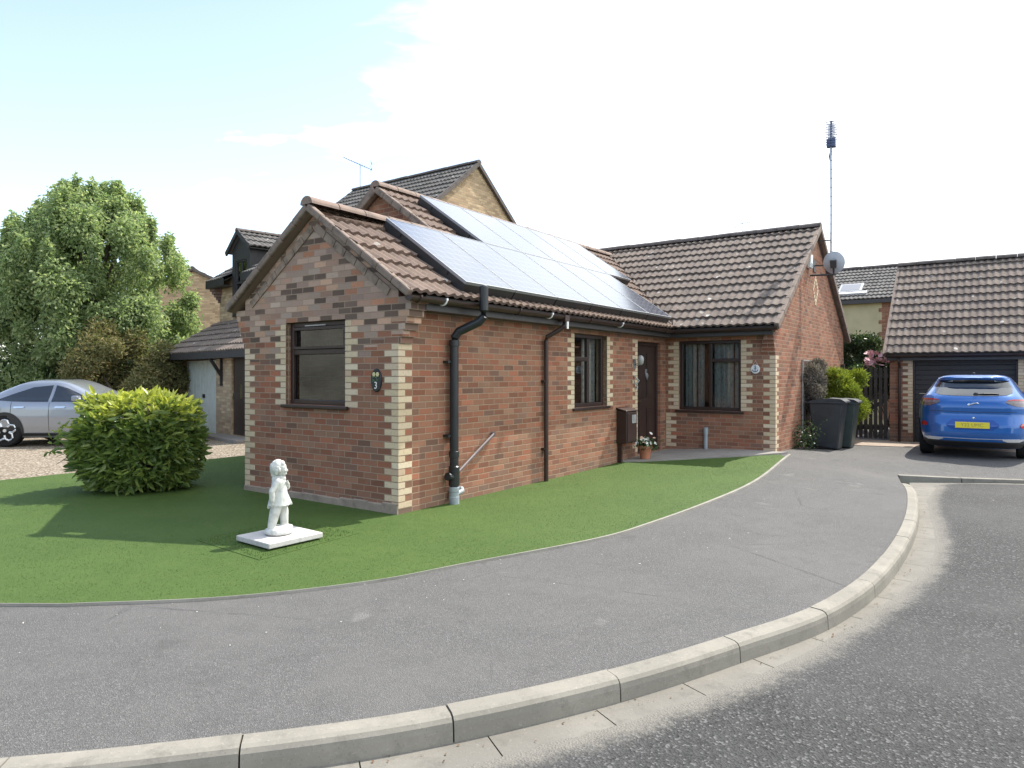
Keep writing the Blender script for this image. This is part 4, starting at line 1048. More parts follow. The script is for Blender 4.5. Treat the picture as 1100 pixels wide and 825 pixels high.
def crown(name, clumps, per, L, Wd, mat, parent, droop=0., spread=.5, up=.0, fill=.9):
    PP, TT = [], []
    for (cx, cy, cz, rx, ry, rz_) in clumps:
        m = int(per * rx * ry * rz_ ** .0 + per * .2); d = unit(np.random.normal(size=(m, 3))); rr = np.random.uniform(0, 1, m) ** (1 / (1 + 2 * fill))
        p = d * rr[:, None] * (rx, ry, rz_) * (1 + .12 * np.random.normal(size=(m, 1))) + (cx, cy, cz)
        PP.append(p); TT.append(unit(d * spread + np.random.normal(size=(m, 3)) * .6 + (0, 0, up - droop)))
    P = np.concatenate(PP); T = np.concatenate(TT)
    return leaf_mesh(name, P, T, np.random.uniform(L * .7, L * 1.2, len(P)), np.random.uniform(Wd * .7, Wd * 1.2, len(P)), mat, parent)
def tree(name, label, cat, loc, clump_fn, leafmat, per, L, Wd, trunk, limbs, droop=0, group=None, up=0., tr=.14):
    t = thing(name, label, cat, loc, group=group)
    mb = MB(); mb.tube(trunk, [tr * (1 - .6 * i / (len(trunk) - 1)) for i in range(len(trunk))], 10)
    for l in limbs: mb.tube(l, [.06 * (1 - .75 * i / (len(l) - 1)) for i in range(len(l))], 6)
    mb.build('trunk', M['bark'], t)
    crown('crown', clump_fn, per, L, Wd, leafmat, t, droop, up=up); return t
rt = random.Random(11); clumps = []; limbs = []
for i in range(175):
    a = rt.uniform(0, 2 * math.pi); zz = rt.uniform(.6, 7.0); f = (zz - .2) / 7.0
    R_ = 3.05 * max(.12, (1 - max(0, (f - .58) / .46) ** 2.0)) * (1.0 if f > .25 else .85 + f * .5)
    r = R_ * math.sqrt(rt.uniform(.25, 1)); s = rt.uniform(.26, .56)
    clumps.append((r * math.cos(a), r * .9 * math.sin(a), zz, s, s, s * rt.uniform(.9, 1.9)))
    if i < 26: limbs.append([(0, 0, min(zz * .6, 4.5)), (r * .5 * math.cos(a), r * .45 * math.sin(a), zz * .85), (r * math.cos(a), r * .9 * math.sin(a), zz + .25)])
for i in range(60):
    a = rt.uniform(0, 2 * math.pi); r = rt.uniform(.2, 3.0); z = 7.15 - .75 * (r / 2.7) ** 2 * 3 + rt.uniform(-.1, .40); clumps.append((r * math.cos(a), r * math.sin(a), z, .13, .13, .42))
for i in range(26):
    a = rt.uniform(0, 2 * math.pi); r = rt.uniform(.1, 1.5); clumps.append((r * math.cos(a), r * math.sin(a), rt.uniform(1.2, 5.0), .42, .42, .6))
tree('birch_tree', 'tall weeping green tree behind the silver car', 'tree', (-13.3, 22, 0), clumps, M['birch'], 1500, .125, .065, [(0,0,-.1),(.1,0,1.5),(.0,.1,3.5),(-.05,0,5.5),(0,0,6.8)], limbs, droop=.55, tr=.2)
clumps = []
for i in range(60):
    a = rt.uniform(0, 2 * math.pi); z = rt.uniform(.3, 2.85); r = (1.5 - .35 * max(0, z - 1.4)) * math.sqrt(rt.uniform(.2, 1)); s = rt.uniform(.25, .45); clumps.append((r * math.cos(a), r * .8 * math.sin(a), z, s, s, s))
tree('shrub', 'olive brown shrub in front of the tall tree beside the pale garage', 'shrub', (-10.95, 19.5, 0), clumps, M['olive'], 1500, .11, .045, [(0,0,-.05),(0,.1,.7),(.1,0,1.5)], [[(0,0,.5),(.6,.2,1.4),(1.0,.3,2.0)],[(0,0,.5),(-.6,.1,1.4),(-1.0,.2,2.1)]], tr=.09)
clumps = []
for i in range(70):
    x = rt.uniform(-7, 5.0); z = rt.uniform(.3, 3.5); s = rt.uniform(.35, .6); clumps.append((x, rt.uniform(-.4, .4), z, s, s, s))
tree('hedge', 'dark hedge low behind the silver car at the foot of the tall tree', 'hedge', (-15.5, 20.4, 0), clumps, M['dark_leaf'], 900, .13, .06, [(0,0,-.05),(0,.1,.6),(0,0,1.2)], [], tr=.06)

# ------------------------------------------------------------------ statue
def capsule(mb, p, q, r0, r1, seg=14):
    p, q = Vector(p), Vector(q); d = q - p
    if d.length < 1e-6: d = Vector((0,0,1e-4)); q = p + d
    t = d.normalized(); pts = []; rr = []
    for i in range(5):
        a = math.pi / 2 * i / 4; pts.append(p - t * (r0 * math.cos(a))); rr.append(max(1e-4, r0 * math.sin(a)))
    for i in range(5):
        a = math.pi / 2 * (1 - i / 4); pts.append(q + t * (r1 * math.cos(a))); rr.append(max(1e-4, r1 * math.sin(a)))
    mb.tube(pts, rr, seg)
def blob(name, caps, mat, parent, voxel=.006, extra=None, smooth=4):
    mb = MB()
    for c in caps: capsule(mb, *c)
    if extra: extra(mb)
    o = mb.build(name, mat, parent)
    m = o.modifiers.new('remesh', 'REMESH'); m.mode = 'VOXEL'; m.voxel_size = voxel; m.use_smooth_shade = True
    s = o.modifiers.new('smooth', 'SMOOTH'); s.iterations = smooth; s.factor = .5
    return o
SX, SY = -2.20, 6.53
srot = R(-39)
tm = sheet('turf_offcut', [(-3.02,6.58),(-2.15,5.86),(-1.52,6.86),(-2.4,7.5)], lambda x, y: g(x, y) + .021, M['turf'], .2, skirt=.01, kind=None)
tag(tm, 'loose rectangle of artificial turf lying raised under the statue slab', 'turf mat')
bo = blades('turf_fringe', [(-3.0,6.58),(-2.15,5.88),(-1.54,6.86),(-2.4,7.48)], 5200, .006, .018, .006, .008, zf=lambda x, y: .019)
bo.parent = tm; tag(bo, kind='stuff')
ps = thing('paving_slab', 'white painted square slab on the lawn under the statue', 'paving slab', (SX, SY, .038), R(52))
mb = MB(); mb.box(-.29, .29, -.27, .27, 0, .05); mb.build('slab', M['plinth'], ps, bevel=.008)
st = thing('statue', 'white stone statue of a standing child in jacket and trousers on a round base', 'statue', (SX - .01, SY + .0, .089), R(10))
st.scale = (.87, .87, .97)
def rock(mb):
    mb.lathe([(.12,0),(.146,.01),(.152,.03),(.135,.055),(.09,.075),(.0,.08)], (.0,0,0), 20)
B = .06
caps = [((.0,-.045,B+.27),(-.035,-.055,B+.15),.058,.056),((-.035,-.055,B+.15),(-.065,-.06,B+.03),.056,.044),((.01,.045,B+.27),(.045,.05,B+.15),.055,.050),((.045,.05,B+.15),(.05,.05,B+.02),.05,.042),
        ((-.065,-.06,B+.0),(-.0,-.07,B-.005),.028,.024),((.05,.05,B+.0),(.12,.05,B-.005),.028,.024)]
blob('legs', caps, M['statue'], st, .006, rock)
def jacket(mb):
    mb.lathe([(.0,B+.30),(.120,B+.215),(.108,B+.255),(.092,B+.33),(.080,B+.40),(.074,B+.45),(.055,B+.485),(.0,B+.50)], (0,0,0), 22)
caps = [((.06,.03,B+.30),(.125,.03,B+.225),.04,.014),((-.06,-.02,B+.29),(-.10,-.03,B+.205),.035,.018),((.0,-.07,B+.455),(-.055,-.115,B+.37),.036,.031),((-.055,-.115,B+.37),(-.055,-.105,B+.275),.031,.025),
        ((.015,.065,B+.455),(.075,.085,B+.385),.036,.032),((.075,.085,B+.385),(.085,.03,B+.42),.031,.024),((-.03,0,B+.475),(.03,0,B+.475),.045,.045)]
blob('jacket', caps, M['statue'], st, .006, jacket, 3)
HZ = B + .565
caps = [((0,0,B+.47),(.005,0,HZ-.04),.032,.034),((.012,0,HZ),(.018,0,HZ+.015),.066,.064),((.05,0,HZ-.035),(.055,0,HZ-.032),.036,.03),((.078,0,HZ+.0),(.088,0,HZ-.012),.012,.011),((.07,-.028,HZ-.01),(.07,-.028,HZ-.01),.014,.014),((.07,.028,HZ-.01),(.07,.028,HZ-.01),.014,.014),((.076,-.012,HZ-.042),(.076,.012,HZ-.042),.008,.008),
        ((.062,-.03,HZ+.018),(.062,-.012,HZ+.02),.009,.009),((.062,.03,HZ+.018),(.062,.012,HZ+.02),.009,.009),((.012,-.066,HZ-.005),(.012,-.068,HZ+.012),.014,.014),((.012,.066,HZ-.005),(.012,.068,HZ+.012),.014,.014)]
head = blob('head', caps, M['statue'], st, .0045, None, 2)
caps = [((-.02,0,HZ+.02),(-.012,0,HZ+.03),.076,.074),((-.045,0,HZ-.02),(-.05,0,HZ-.045),.052,.034),((.035,-.02,HZ+.055),(.03,.03,HZ+.058),.032,.03),((-.01,-.055,HZ+.0),(-.02,-.055,HZ-.03),.028,.02),((-.01,.055,HZ+.0),(-.02,.055,HZ-.03),.028,.02)]
rh = random.Random(4)
for k in range(30):
    a = rh.uniform(0, 2 * math.pi); b = rh.uniform(-.3, 1.4); d = Vector((math.cos(a) * math.cos(b), math.sin(a) * math.cos(b), math.sin(b)))
    if d.x > .45 and d.z < .6: continue
    c = Vector((-.016, 0, HZ + .025)) + d * .074; caps.append((c - d * .007, c - d * .007 + Vector((0, 0, -.018)), .014, .011))
blob('hair', caps, M['statue'], head, .0045, None, 3)
for (w0, dirn) in (((-.055,-.105,B+.265), (.25,.1,-1)), ((.088,.02,B+.425), (-.1,-.75,.55))):
    w0 = Vector(w0); d = Vector(dirn).normalized(); a = d.orthogonal().normalized(); b = d.cross(a)
    caps = [(w0, w0 + d * .022, .017, .018)]
    for k, L in enumerate((.020, .025, .026, .021)):
        s0 = w0 + d * .030 + a * ((k - 1.5) * .010); caps.append((s0, s0 + d * L * .5, .0055, .0052)); caps.append((s0 + d * L * .5, s0 + d * L + b * .008, .0052, .0042))
    s0 = w0 + d * .008 + a * .016; caps.append((s0, s0 + a * .012 + d * .014, .006, .005))
    blob('hand', caps, M['statue'], st, .0030, None, 1)

# ------------------------------------------------------------------ cars
def car(name, label, cat, mtx, L, Wd, Hh, paint_m, prof, n_exp=5.0):
    """prof: rows (z, x_rear, x_front, half_width). x forward from the rear bumper."""
    t = thing(name, label, cat, mat=mtx)
    zs = [p[0] for p in prof]
    def at(z):
        i = 0
        while i < len(prof) - 2 and z > prof[i + 1][0]: i += 1
        a, b = prof[i], prof[i + 1]; f = (z - a[0]) / (b[0] - a[0]); f = min(1, max(0, f))
        return tuple(a[k] + (b[k] - a[k]) * f for k in (1, 2, 3))
    def side_y(x, z):
        r, f, w = at(z); c, a = (r + f) / 2, (f - r) / 2; q = abs((x - c) / a)
        return w * max(0, 1 - min(1, q) ** n_exp) ** (1 / n_exp)
    def rear_x(y, z):
        r, f, w = at(z); c, a = (r + f) / 2, (f - r) / 2; q = min(1, abs(y / w))
        return c - a * max(0, 1 - q ** n_exp) ** (1 / n_exp)
    ns = 72
    mb = MB(); fine = []
    for a, b in zip(zs, zs[1:]):
        m = max(1, int((b - a) / .035)); fine += [a + (b - a) * i / m for i in range(m)]
    fine.append(zs[-1]); rings = []
    for z in fine:
        r, f, w = at(z); c, a = (r + f) / 2, (f - r) / 2; ring = []
        for k in range(ns):
            th_ = 2 * math.pi * k / ns; cs, sn = math.cos(th_), math.sin(th_); e_ = 2 / n_exp
            ring.append(mb.vert((c + a * math.copysign(abs(cs) ** e_, cs), w * math.copysign(abs(sn) ** e_, sn), z)))
        rings.append(ring)
    for ra, rb in zip(rings, rings[1:]):
        for k in range(ns): mb.f.append([ra[k], ra[(k + 1) % ns], rb[(k + 1) % ns], rb[k]]); mb.uv.append(None)
    mb.f.append(rings[0][::-1]); mb.uv.append(None); mb.f.append(rings[-1]); mb.uv.append(None)
    body = mb.build('body', paint_m, t, smooth=True)
    def rear_patch(nm, poly, mat, off=.006, parent=t, res=14, thick=.02):
        """poly: list of (y, z) corners as a top and a bottom polyline: [(y, zlow, zhigh), ...]"""
        mb = MB(); cols = []
        pp = []
        for (y0, l0, h0), (y1, l1, h1) in zip(poly, poly[1:]):
            for i in range(res): f = i / res; pp.append((y0 + (y1 - y0) * f, l0 + (l1 - l0) * f, h0 + (h1 - h0) * f))
        pp.append(poly[-1])
        for y, l, h in pp:
            cols.append([Vector((rear_x(y, l + (h - l) * j / 8) - off, y * (1.0), l + (h - l) * j / 8)) for j in range(9)])
        for ca, cb in zip(cols, cols[1:]):
            for j in range(8): mb.face([ca[j], cb[j], cb[j + 1], ca[j + 1]])
        for ca, cb in zip(cols, cols[1:]):
            for j in (0, 8): mb.face([ca[j], cb[j], cb[j] + X_ * thick, ca[j] + X_ * thick])
        for ca in (cols[0], cols[-1]):
            for j in range(8): mb.face([ca[j], ca[j + 1], ca[j + 1] + X_ * thick, ca[j] + X_ * thick])
        return mb.build(nm, mat, parent, smooth=False)
    def side_patch(nm, poly, mat, sgn, off=.006, parent=t, res=8, thick=.02):
        mb = MB(); pp = []
        for (y0, l0, h0), (y1, l1, h1) in zip(poly, poly[1:]):
            for i in range(res): f = i / res; pp.append((y0 + (y1 - y0) * f, l0 + (l1 - l0) * f, h0 + (h1 - h0) * f))
        pp.append(poly[-1]); cols = []
        for x, l, h in pp: cols.append([Vector((x, sgn * (side_y(x, l + (h - l) * j / 8) + off), l + (h - l) * j / 8)) for j in range(9)])
        dv = Vector((0, -sgn * thick, 0))
        for ca, cb in zip(cols, cols[1:]):
            for j in range(8): mb.face([ca[j], cb[j], cb[j + 1], ca[j + 1]])
            for j in (0, 8): mb.face([ca[j], cb[j], cb[j] + dv, ca[j] + dv])
        for ca in (cols[0], cols[-1]):
            for j in range(8): mb.face([ca[j], ca[j + 1], ca[j + 1] + dv, ca[j] + dv])
        return mb.build(nm, mat, parent)
    def arch(x, sgn, r, zc=.34):
        mb = MB(); n = 20
        for k in range(n):
            a0_, a1_ = -.25 + (math.pi + .5) * k / n, -.25 + (math.pi + .5) * (k + 1) / n
            q = []
            for a_, rr in ((a0_, r), (a1_, r), (a1_, 0), (a0_, 0)):
                xx, zz = x + rr * math.cos(a_), max(.17, zc + rr * math.sin(a_)); q.append((xx, sgn * (side_y(xx, max(zz, .22)) + .010), zz))
            mb.face(q)
        return mb.build('wheel_arch', M['cladding'], t)
    def wheel(x, sgn, r, petal=False, inset=.0):
        y = sgn * (side_y(x, .34) - .20 - inset); wr = bpy.data.objects.new('wheel', None)
        mb = MB(); yy0, yy1 = (y, y + sgn * .215); mb.lathe([(r * .55, yy0), (r * .93, yy0), (r, yy0 + sgn * .03), (r, yy1 - sgn * .03), (r * .93, yy1), (r * .70, yy1), (r * .68, yy1 - sgn * .02)], (x, 0, r), 32, axis='y')
        ty = mb.build('wheel', M['rubber'], t, smooth=False)
        mb = MB(); rim = r * .69; mb.lathe([(0, yy1 - sgn * .03), (rim * .99, yy1 - sgn * .028)], (x, 0, r), 24, axis='y'); mb.build('wheel_disc', M['black'], ty)
        mb = MB()
        for k in range(5):
            a = 2 * math.pi * k / 5 + .3
            if petal:
                pts = [(x + rim * rr_ * math.cos(a + da), yy1 - sgn * .012, r + rim * rr_ * math.sin(a + da)) for rr_, da in ((.42,-.60),(.72,-.52),(.95,-.22),(.97,.0),(.95,.22),(.72,.52),(.42,.60))]
                mb.tube(pts, .022, 6)
            else:
                mb.bar((x + .04 * math.cos(a), yy1 - sgn * .015, r + .04 * math.sin(a)), (x + rim * .97 * math.cos(a + .1), yy1 - sgn * .015, r + rim * .97 * math.sin(a + .1)), .035, .02); mb.bar((x + .04 * math.cos(a), yy1 - sgn * .015, r + .04 * math.sin(a)), (x + rim * .97 * math.cos(a - .2), yy1 - sgn * .015, r + rim * .97 * math.sin(a - .2)), .03, .02)
        mb.lathe([(.04, yy1 - sgn * .02), (.035, yy1 - sgn * .005)], (x, 0, r), 12, axis='y'); mb.build('rim', M['alloy'], ty)
    return t, body, rear_patch, side_patch, arch, wheel, rear_x, side_y

# blue hatchback seen from behind
Pb = H(9.42, -5.12); zc = g(Pb.x, Pb.y) + .010
CB = Matrix.Translation((Pb.x, Pb.y, zc)) @ Matrix.Rotation(ANG, 4, 'Z')
prof = [(.20,.16,3.80,.80),(.30,.04,3.90,.86),(.46,.0,3.95,.895),(.62,.01,3.96,.905),(.80,.06,3.95,.905),(.95,.06,3.85,.90),(1.02,.075,3.6,.885),(1.10,.13,3.2,.85),(1.16,.20,2.95,.80),(1.30,.40,2.6,.70),(1.42,.50,2.3,.625),(1.48,.47,2.15,.575),(1.515,.56,2.0,.50),(1.535,.80,1.8,.38)]
blue, bb, rp, sp2, arch, wheel, rx, sy = car('parked_car', 'bright blue hatchback car parked facing the brown garage door, seen from behind', 'car', CB, 4.0, 1.8, 1.535, M['blue_paint'], prof)
rp('rear_window', [(-.60,1.20,1.30),(-.52,1.165,1.425),(-.30,1.15,1.445),(0,1.145,1.45),(.30,1.15,1.445),(.52,1.165,1.425),(.60,1.20,1.30)], M['car_glass'])
for s in (-1, 1):
    pts = [(.50,1.035,1.055),(.56,1.00,1.09),(.66,.965,1.10),(.76,.955,1.10),(.83,.965,1.085)]
    pts = [(s * a, b, c) for a, b, c in pts]
    lt = rp('tail_lamp', pts, M['lamp_smoke'], .012)
    rp('lens_strip', [(s * .52,1.064,1.078),(s * .62,1.072,1.094),(s * .82,1.062,1.082)], M['lamp_red'], .018, lt)
    rp('fog_reflector', [(s * .71,.60,.63),(s * .735,.58,.665),(s * .80,.585,.66),(s * .82,.60,.64)], M['lamp_red'], .012)
    rp('bumper_trim', [(s * .45,.355,.375),(s * .52,.33,.375),(s * .70,.33,.38),(s * .76,.36,.38)], M['alloy'], .012)
    arch(.78, s, .37); arch(3.30, s, .37); wheel(.78, s, .33); wheel(3.30, s, .33)
    mb = MB(); yy = s * .86; mb.tube([(2.75, s * .80, 1.02), (2.75, s * .93, 1.03)], .02, 8); mb.box(2.68, 2.80, min(s * .92, s * 1.06), max(s * .92, s * 1.06), .98, 1.12); mb.build('door_mirror', M['black'], blue, bevel=.03)
    sp2('side_window', [(.85,1.16,1.22),(1.1,1.10,1.40),(1.9,1.08,1.43),(2.4,1.08,1.30),(2.75,1.08,1.11)], M['car_glass'], s)
    sp2('door_seam', [(1.5,.30,1.06),(1.508,.30,1.06)], M['black'], s, .003)
rp('rear_valance', [(-.80,.21,.34),(-.50,.21,.325),(0,.21,.32),(.50,.21,.325),(.80,.21,.34)], M['cladding'], .010)
rp('diffuser', [(-.42,.23,.295),(-.36,.22,.30),(.36,.22,.30),(.42,.23,.295)], M['silver_paint'] if False else M['black'], .016)
rp('silver_lip', [(-.70,.378,.388),(0,.366,.376),(.70,.378,.388)], M['alloy'], .011)
rp('crease', [(-.66,.865,.872),(0,.85,.857),(.66,.865,.872)], M['cladding'], .0035)
rp('plate_recess', [(-.40,.60,.64),(-.31,.535,.72),(0,.53,.725),(.31,.535,.72),(.40,.60,.64)], paint('recess_shaded_blue', (.008,.06,.28)), .004)  # patch lies flush; the recess's shade is put into a darker body blue
npx = rx(0, .62) - .02
pl = MB(); pl.box(npx - .008, npx, -.26, .26, .565, .676); plo = pl.build('number_plate', M['plate_yellow'], blue, bevel=.004)
text_mesh('registration', 'Y22 UMC', .085, M['plate_ink'], plo, frame((npx - .009, 0, .621), -Y_, Z_, -X_), .0008)
mb = MB(); bx_ = rx(0, .80) - .012; mb.lathe([(0, bx_ - .006), (.03, bx_ - .004), (.032, bx_ + .01)], (0, -.02, .735), 16, axis='x'); mb.build('plate_lamp', M['chrome'], plo)
bdg = MB(); zb = 1.0; xb = rx(0, zb) - .012
bdg.tube([(xb, .07, zb - .02), (xb - .004, .03, zb - .01), (xb - .006, -.02, zb + .012), (xb - .004, -.07, zb + .022), (xb, -.10, zb + .012)], [.008,.014,.015,.013,.006], 8); bdg.lathe([(0, xb - .01), (.022, xb - .006), (.024, xb + .01)], (0, .05, zb - .012), 12, axis='x'); bdg.build('badge', M['chrome'], blue)
wp = MB(); xw = rx(0, 1.19) - .02; wp.tube([(xw - .005, -.03, 1.165), (xw - .01, -.18, 1.185), (xw, -.40, 1.19)], [.02,.014,.008], 8); wp.lathe([(0, xw - .03), (.04, xw - .025), (.045, xw + .03)], (0, -.05, 1.165), 12, axis='x'); wp.build('wiper', M['black'], blue)
spl = rp('spoiler', [(-.56,1.425,1.475),(0,1.445,1.495),(.56,1.425,1.475)], M['blue_paint'], .05, blue, thick=.12)
mb = MB(); mb.box(.9, .98, -.02, .02, 1.53, 1.575); mb.build('roof_antenna', M['black'], blue, bevel=.01)

# silver coupe-like hatchback on the gravel, seen from its side
zs_ = .012
CS = Matrix.Translation((-11.98, 15.9, zs_)) @ Matrix.Rotation(R(3), 4, 'Z')
prof = [(.19,.12,4.45,.82),(.28,.03,4.55,.89),(.45,.0,4.60,.925),(.65,.02,4.60,.935),(.85,.04,4.45,.925),(.95,.10,4.2,.90),(1.02,.20,2.98,.87),(1.08,.32,2.76,.82),(1.22,.58,2.46,.735),(1.36,.90,2.16,.66),(1.42,1.08,2.0,.60),(1.455,1.28,1.88,.50),(1.47,1.38,1.80,.38)]
silver, sb_, rp, sp2, arch, wheel, rx, sy = car('parked_car', 'silver car parked on the gravel, half hidden behind the bush', 'car', CS, 4.6, 1.86, 1.47, M['silver_paint'], prof, 5.5)
for s in (-1, 1):
    sp2('side_window', [(.66,1.02,1.03),(1.0,.995,1.17),(1.35,.985,1.30),(1.76,.985,1.345)], M['car_glass'], s)
    sp2('side_window', [(1.83,.985,1.345),(2.1,.985,1.27),(2.35,.985,1.16),(2.62,.985,1.02)], M['car_glass'], s)
    sp2('door_seam', [(1.79,.34,.97),(1.798,.34,.97)], M['black'], s, .003); sp2('door_seam', [(.98,.62,.98),(.988,.62,.98)], M['black'], s, .003); sp2('door_seam', [(2.75,.34,.97),(2.758,.34,.97)], M['black'], s, .003)
    sp2('door_handle', [(1.05,.86,.875),(1.09,.85,.885),(1.26,.855,.885),(1.29,.865,.88)], M['chrome'], s, .03); sp2('door_handle', [(1.93,.86,.875),(1.96,.85,.885),(2.13,.855,.885),(2.16,.865,.88)], M['chrome'], s, .03)
    sp2('sill_trim', [(1.2,.235,.30),(2.9,.235,.30)], M['cladding'], s, .006)
    arch(.86, s, .40, .36); arch(3.65, s, .40, .36); wheel(.86, s, .355, True, -.02); wheel(3.65, s, .355, True, -.02)
    sp2('headlamp', [(4.05,.70,.80),(4.3,.68,.80),(4.45,.70,.78)], M['lamp_smoke'], s)
    mb = MB(); mb.box(2.35, 2.5, min(s * .93, s * 1.08), max(s * .93, s * 1.08), 1.0, 1.12); mb.build('door_mirror', M['silver_paint'], silver, bevel=.03)
rp('rear_window', [(-.55,1.1,1.2),(0,1.08,1.35),(.55,1.1,1.2)], M['car_glass']); rp('tail_lamp', [(-.8,.85,.95),(0,.87,.93),(.8,.85,.95)], M['lamp_red'])
mb = MB(); mb.box(1.4, 1.8, -.34, .34, 1.466, 1.476); mb.build('dark_roof_panel', M['car_glass'], silver)

# ------------------------------------------------------------------ bins, trellis, shrubs, gate
def bin_(label, u, mat_body, mat_lid, v=-2.26):
    p = H(u, v); b = thing('wheelie_bin', label, 'wheelie bin', mat=Matrix.Translation((p.x, p.y, g(p.x, p.y) + .012)) @ Matrix.Rotation(ANG - math.pi / 2, 4, 'Z'), group='wheelie bins by the bungalow side wall')
    # local x points to the front (away from the wall), y across
    mb = MB(); hw0, hw1 = .22, .28; x0b, x1b, x0t, x1t = .13, .60, .06, .70
    q = [(x0b,-hw0,.06),(x1b,-hw0,.0),(x1b,hw0,.0),(x0b,hw0,.06)]; tq = [(x0t,-hw1,.95),(x1t,-hw1,.95),(x1t,hw1,.95),(x0t,hw1,.95)]
    for i in range(4): j = (i + 1) % 4; mb.face([q[i], q[j], tq[j], tq[i]])
    mb.face(q[::-1]); mb.face(tq); bo_ = mb.build('body', mat_body, b, bevel=.025, weld=True)
    mb = MB(); mb.box(.04, .73, -.30, .30, .935, .965); mb.build('rim', mat_body, bo_, bevel=.01)
    mb = MB()
    prof_ = [(.05,.968,.29),(.14,1.0,.285),(.42,1.045,.27),(.66,1.03,.275),(.74,.985,.29),(.755,.96,.30)]
    for (xa, za, wa), (xb2, zb2, wb) in zip(prof_, prof_[1:]):
        mb.face([(xa,-wa,za),(xb2,-wb,zb2),(xb2,wb,zb2),(xa,wa,za)]); mb.face([(xa,-wa,za),(xb2,-wb,zb2),(xb2,-wb,.962),(xa,-wa,.962)]); mb.face([(xa,wa,za),(xb2,wb,zb2),(xb2,wb,.962),(xa,wa,.962)])
    mb.build('lid', mat_lid, b)
    mb = MB(); mb.tube([(.03,-.24,.93),(-.02,-.24,.96),(-.02,.24,.96),(.03,.24,.93)], .016, 8); mb.build('handle', mat_lid, b)
    for s in (-1, 1):
        mb = MB(); mb.lathe([(.03, s * .20), (.098, s * .20), (.10, s * .215), (.10, s * .25), (.095, s * .262), (.06, s * .264)], (.12, 0, .10), 20, axis='y'); w_ = mb.build('wheel', M['rubber'], b)
        mb = MB(); mb.lathe([(.0, s * .258), (.055, s * .262)], (.12, 0, .10), 16, axis='y'); mb.build('hub', M['metal'], w_)
    return b
bin_('dark grey wheelie bin nearest the road, its wheel showing', 9.78, M['bin'], M['bin'])
bin_('greenish grey wheelie bin behind the dark grey one', 10.50, M['bin_green'], M['bin'], -2.38)
p = H(9.6, -2.16); tr_ = thing('trellis', 'weathered grey trellis frame against the bungalow side wall', 'trellis', mat=Matrix.Translation((p.x, p.y, g(p.x, p.y) - .02)) @ Matrix.Rotation(ANG, 4, 'Z'))
mb = MB(); mb.box(0,.03,-.03,0,0,1.83); mb.box(.95,.98,-.03,0,0,1.83); mb.box(0,.98,-.035,.0,1.83,1.86)
mb.build('frame', M['weathered_wood'], tr_)
mb = MB()
for k in range(6): mb.box(.14 * (k + 1), .14 * (k + 1) + .014, -.02, -.006, .1, 1.83)
for k in range(9): mb.box(.03, .95, -.028, -.021, .2 * k + .1, .2 * k + .114)
mb.build('lattice', M['weathered_wood'], tr_)
p = H(10.05, -2.35); cl = thing('dry_climber', 'dry grey twiggy climber on the trellis behind the wheelie bins', 'climbing plant', (p.x, p.y, g(p.x, p.y)), ANG)
clumps = [(rt.uniform(-.35,.35), rt.uniform(-.06,.14), rt.uniform(.9,1.72), .16, .12, .16) for i in range(20)]
crown('dry_foliage', clumps, 5200, .05, .02, M['dead'], cl)
mb = MB()
for k in range(16): mb.tube([(rt.uniform(-.1,.1), .05, -.02), (rt.uniform(-.3,.3), rt.uniform(-.05,.12), .9), (rt.uniform(-.42,.42), rt.uniform(-.08,.15), 1.7)], [.012,.008,.003], 5)
mb.build('stems', M['bark'], cl)
p = H(12.1, -2.47); ls = thing('lime_shrub', 'yellow green conifer shrub spilling over behind the wheelie bins', 'shrub', (p.x, p.y, g(p.x, p.y)), ANG)
clumps = []
for i in range(46):
    z = rt.uniform(.85, 1.55); w_ = .40 * (1 - .35 * (z - 1.2) ** 2); clumps.append((rt.uniform(-.75,.75), rt.uniform(-.45,.40) * w_ * 1.6 - .16 * (1.7 - z) * .6, z - .12 * abs(rt.gauss(0, 1)), .2, .2, .2))
crown('foliage', clumps, 5200, .085, .026, M['lime'], ls, up=.5)
mb = MB()
for k in range(8): mb.tube([(rt.uniform(-.1,.1), 0, -.02), (rt.uniform(-.4,.4), rt.uniform(-.2,.2), .8), (rt.uniform(-.5,.5), rt.uniform(-.3,.3), 1.3)], [.03,.018,.006], 6)
mb.build('stems', M['bark'], ls)
p = H(8.95, -2.30); wd = thing('wall_foot_plant', 'low straggly weeds with white flowers at the wall foot beside the dark bin', 'weeds', (p.x, p.y, g(p.x, p.y)))
n = 500; P = np.random.normal(size=(n, 3)) * (.16, .16, .16) + (.05, .1, .22); P[:, 2] = np.abs(P[:, 2]); 
PH_ = P.copy()
leaf_mesh('leaves', P, unit(np.random.normal(size=(n, 3)) + (0, 0, .5)), .06, .025, M['dark_leaf'], wd)
flowers('flowers', np.random.normal(size=(14, 3)) * (.14, .14, .12) + (.05, .05, .32), .018, M['blossom_white'], wd)
# gate between wing and garage
p = H(13.95, -2.20); gz = g(p.x, p.y)
gt_ = thing('garden_gate', 'tall dark timber picket gate between the bungalow and the garage', 'gate', mat=Matrix.Translation((p.x, p.y, gz)) @ Matrix.Rotation(ANG - math.pi / 2, 4, 'Z'))
mb = MB(); n = 9
for k in range(n):
    x = .05 + k * .112; tp = 1.86 + rt.uniform(-.01, .01); mb.box(x, x + .078, -.02, 0, .07, tp); 
mb.build('pickets', M['fence_wood'], gt_)
mb = MB(); mb.box(.04, 1.04, .002, .04, 1.60, 1.70); mb.build('rail', M['fence_wood'], gt_); mb = MB(); mb.box(.04, 1.04, .002, .04, .28, .40); mb.box(.04, 1.04, .002, .04, 1.05, 1.15); mb.bar((.06,.022,.4), (1.0,.022,1.06), .036, .09); mb.build('rail', M['fence_wood'], gt_)
mb = MB(); mb.box(-.05, .035, -.03, .06, -.02, 1.95); mb.build('gate_post', M['fence_wood'], gt_)
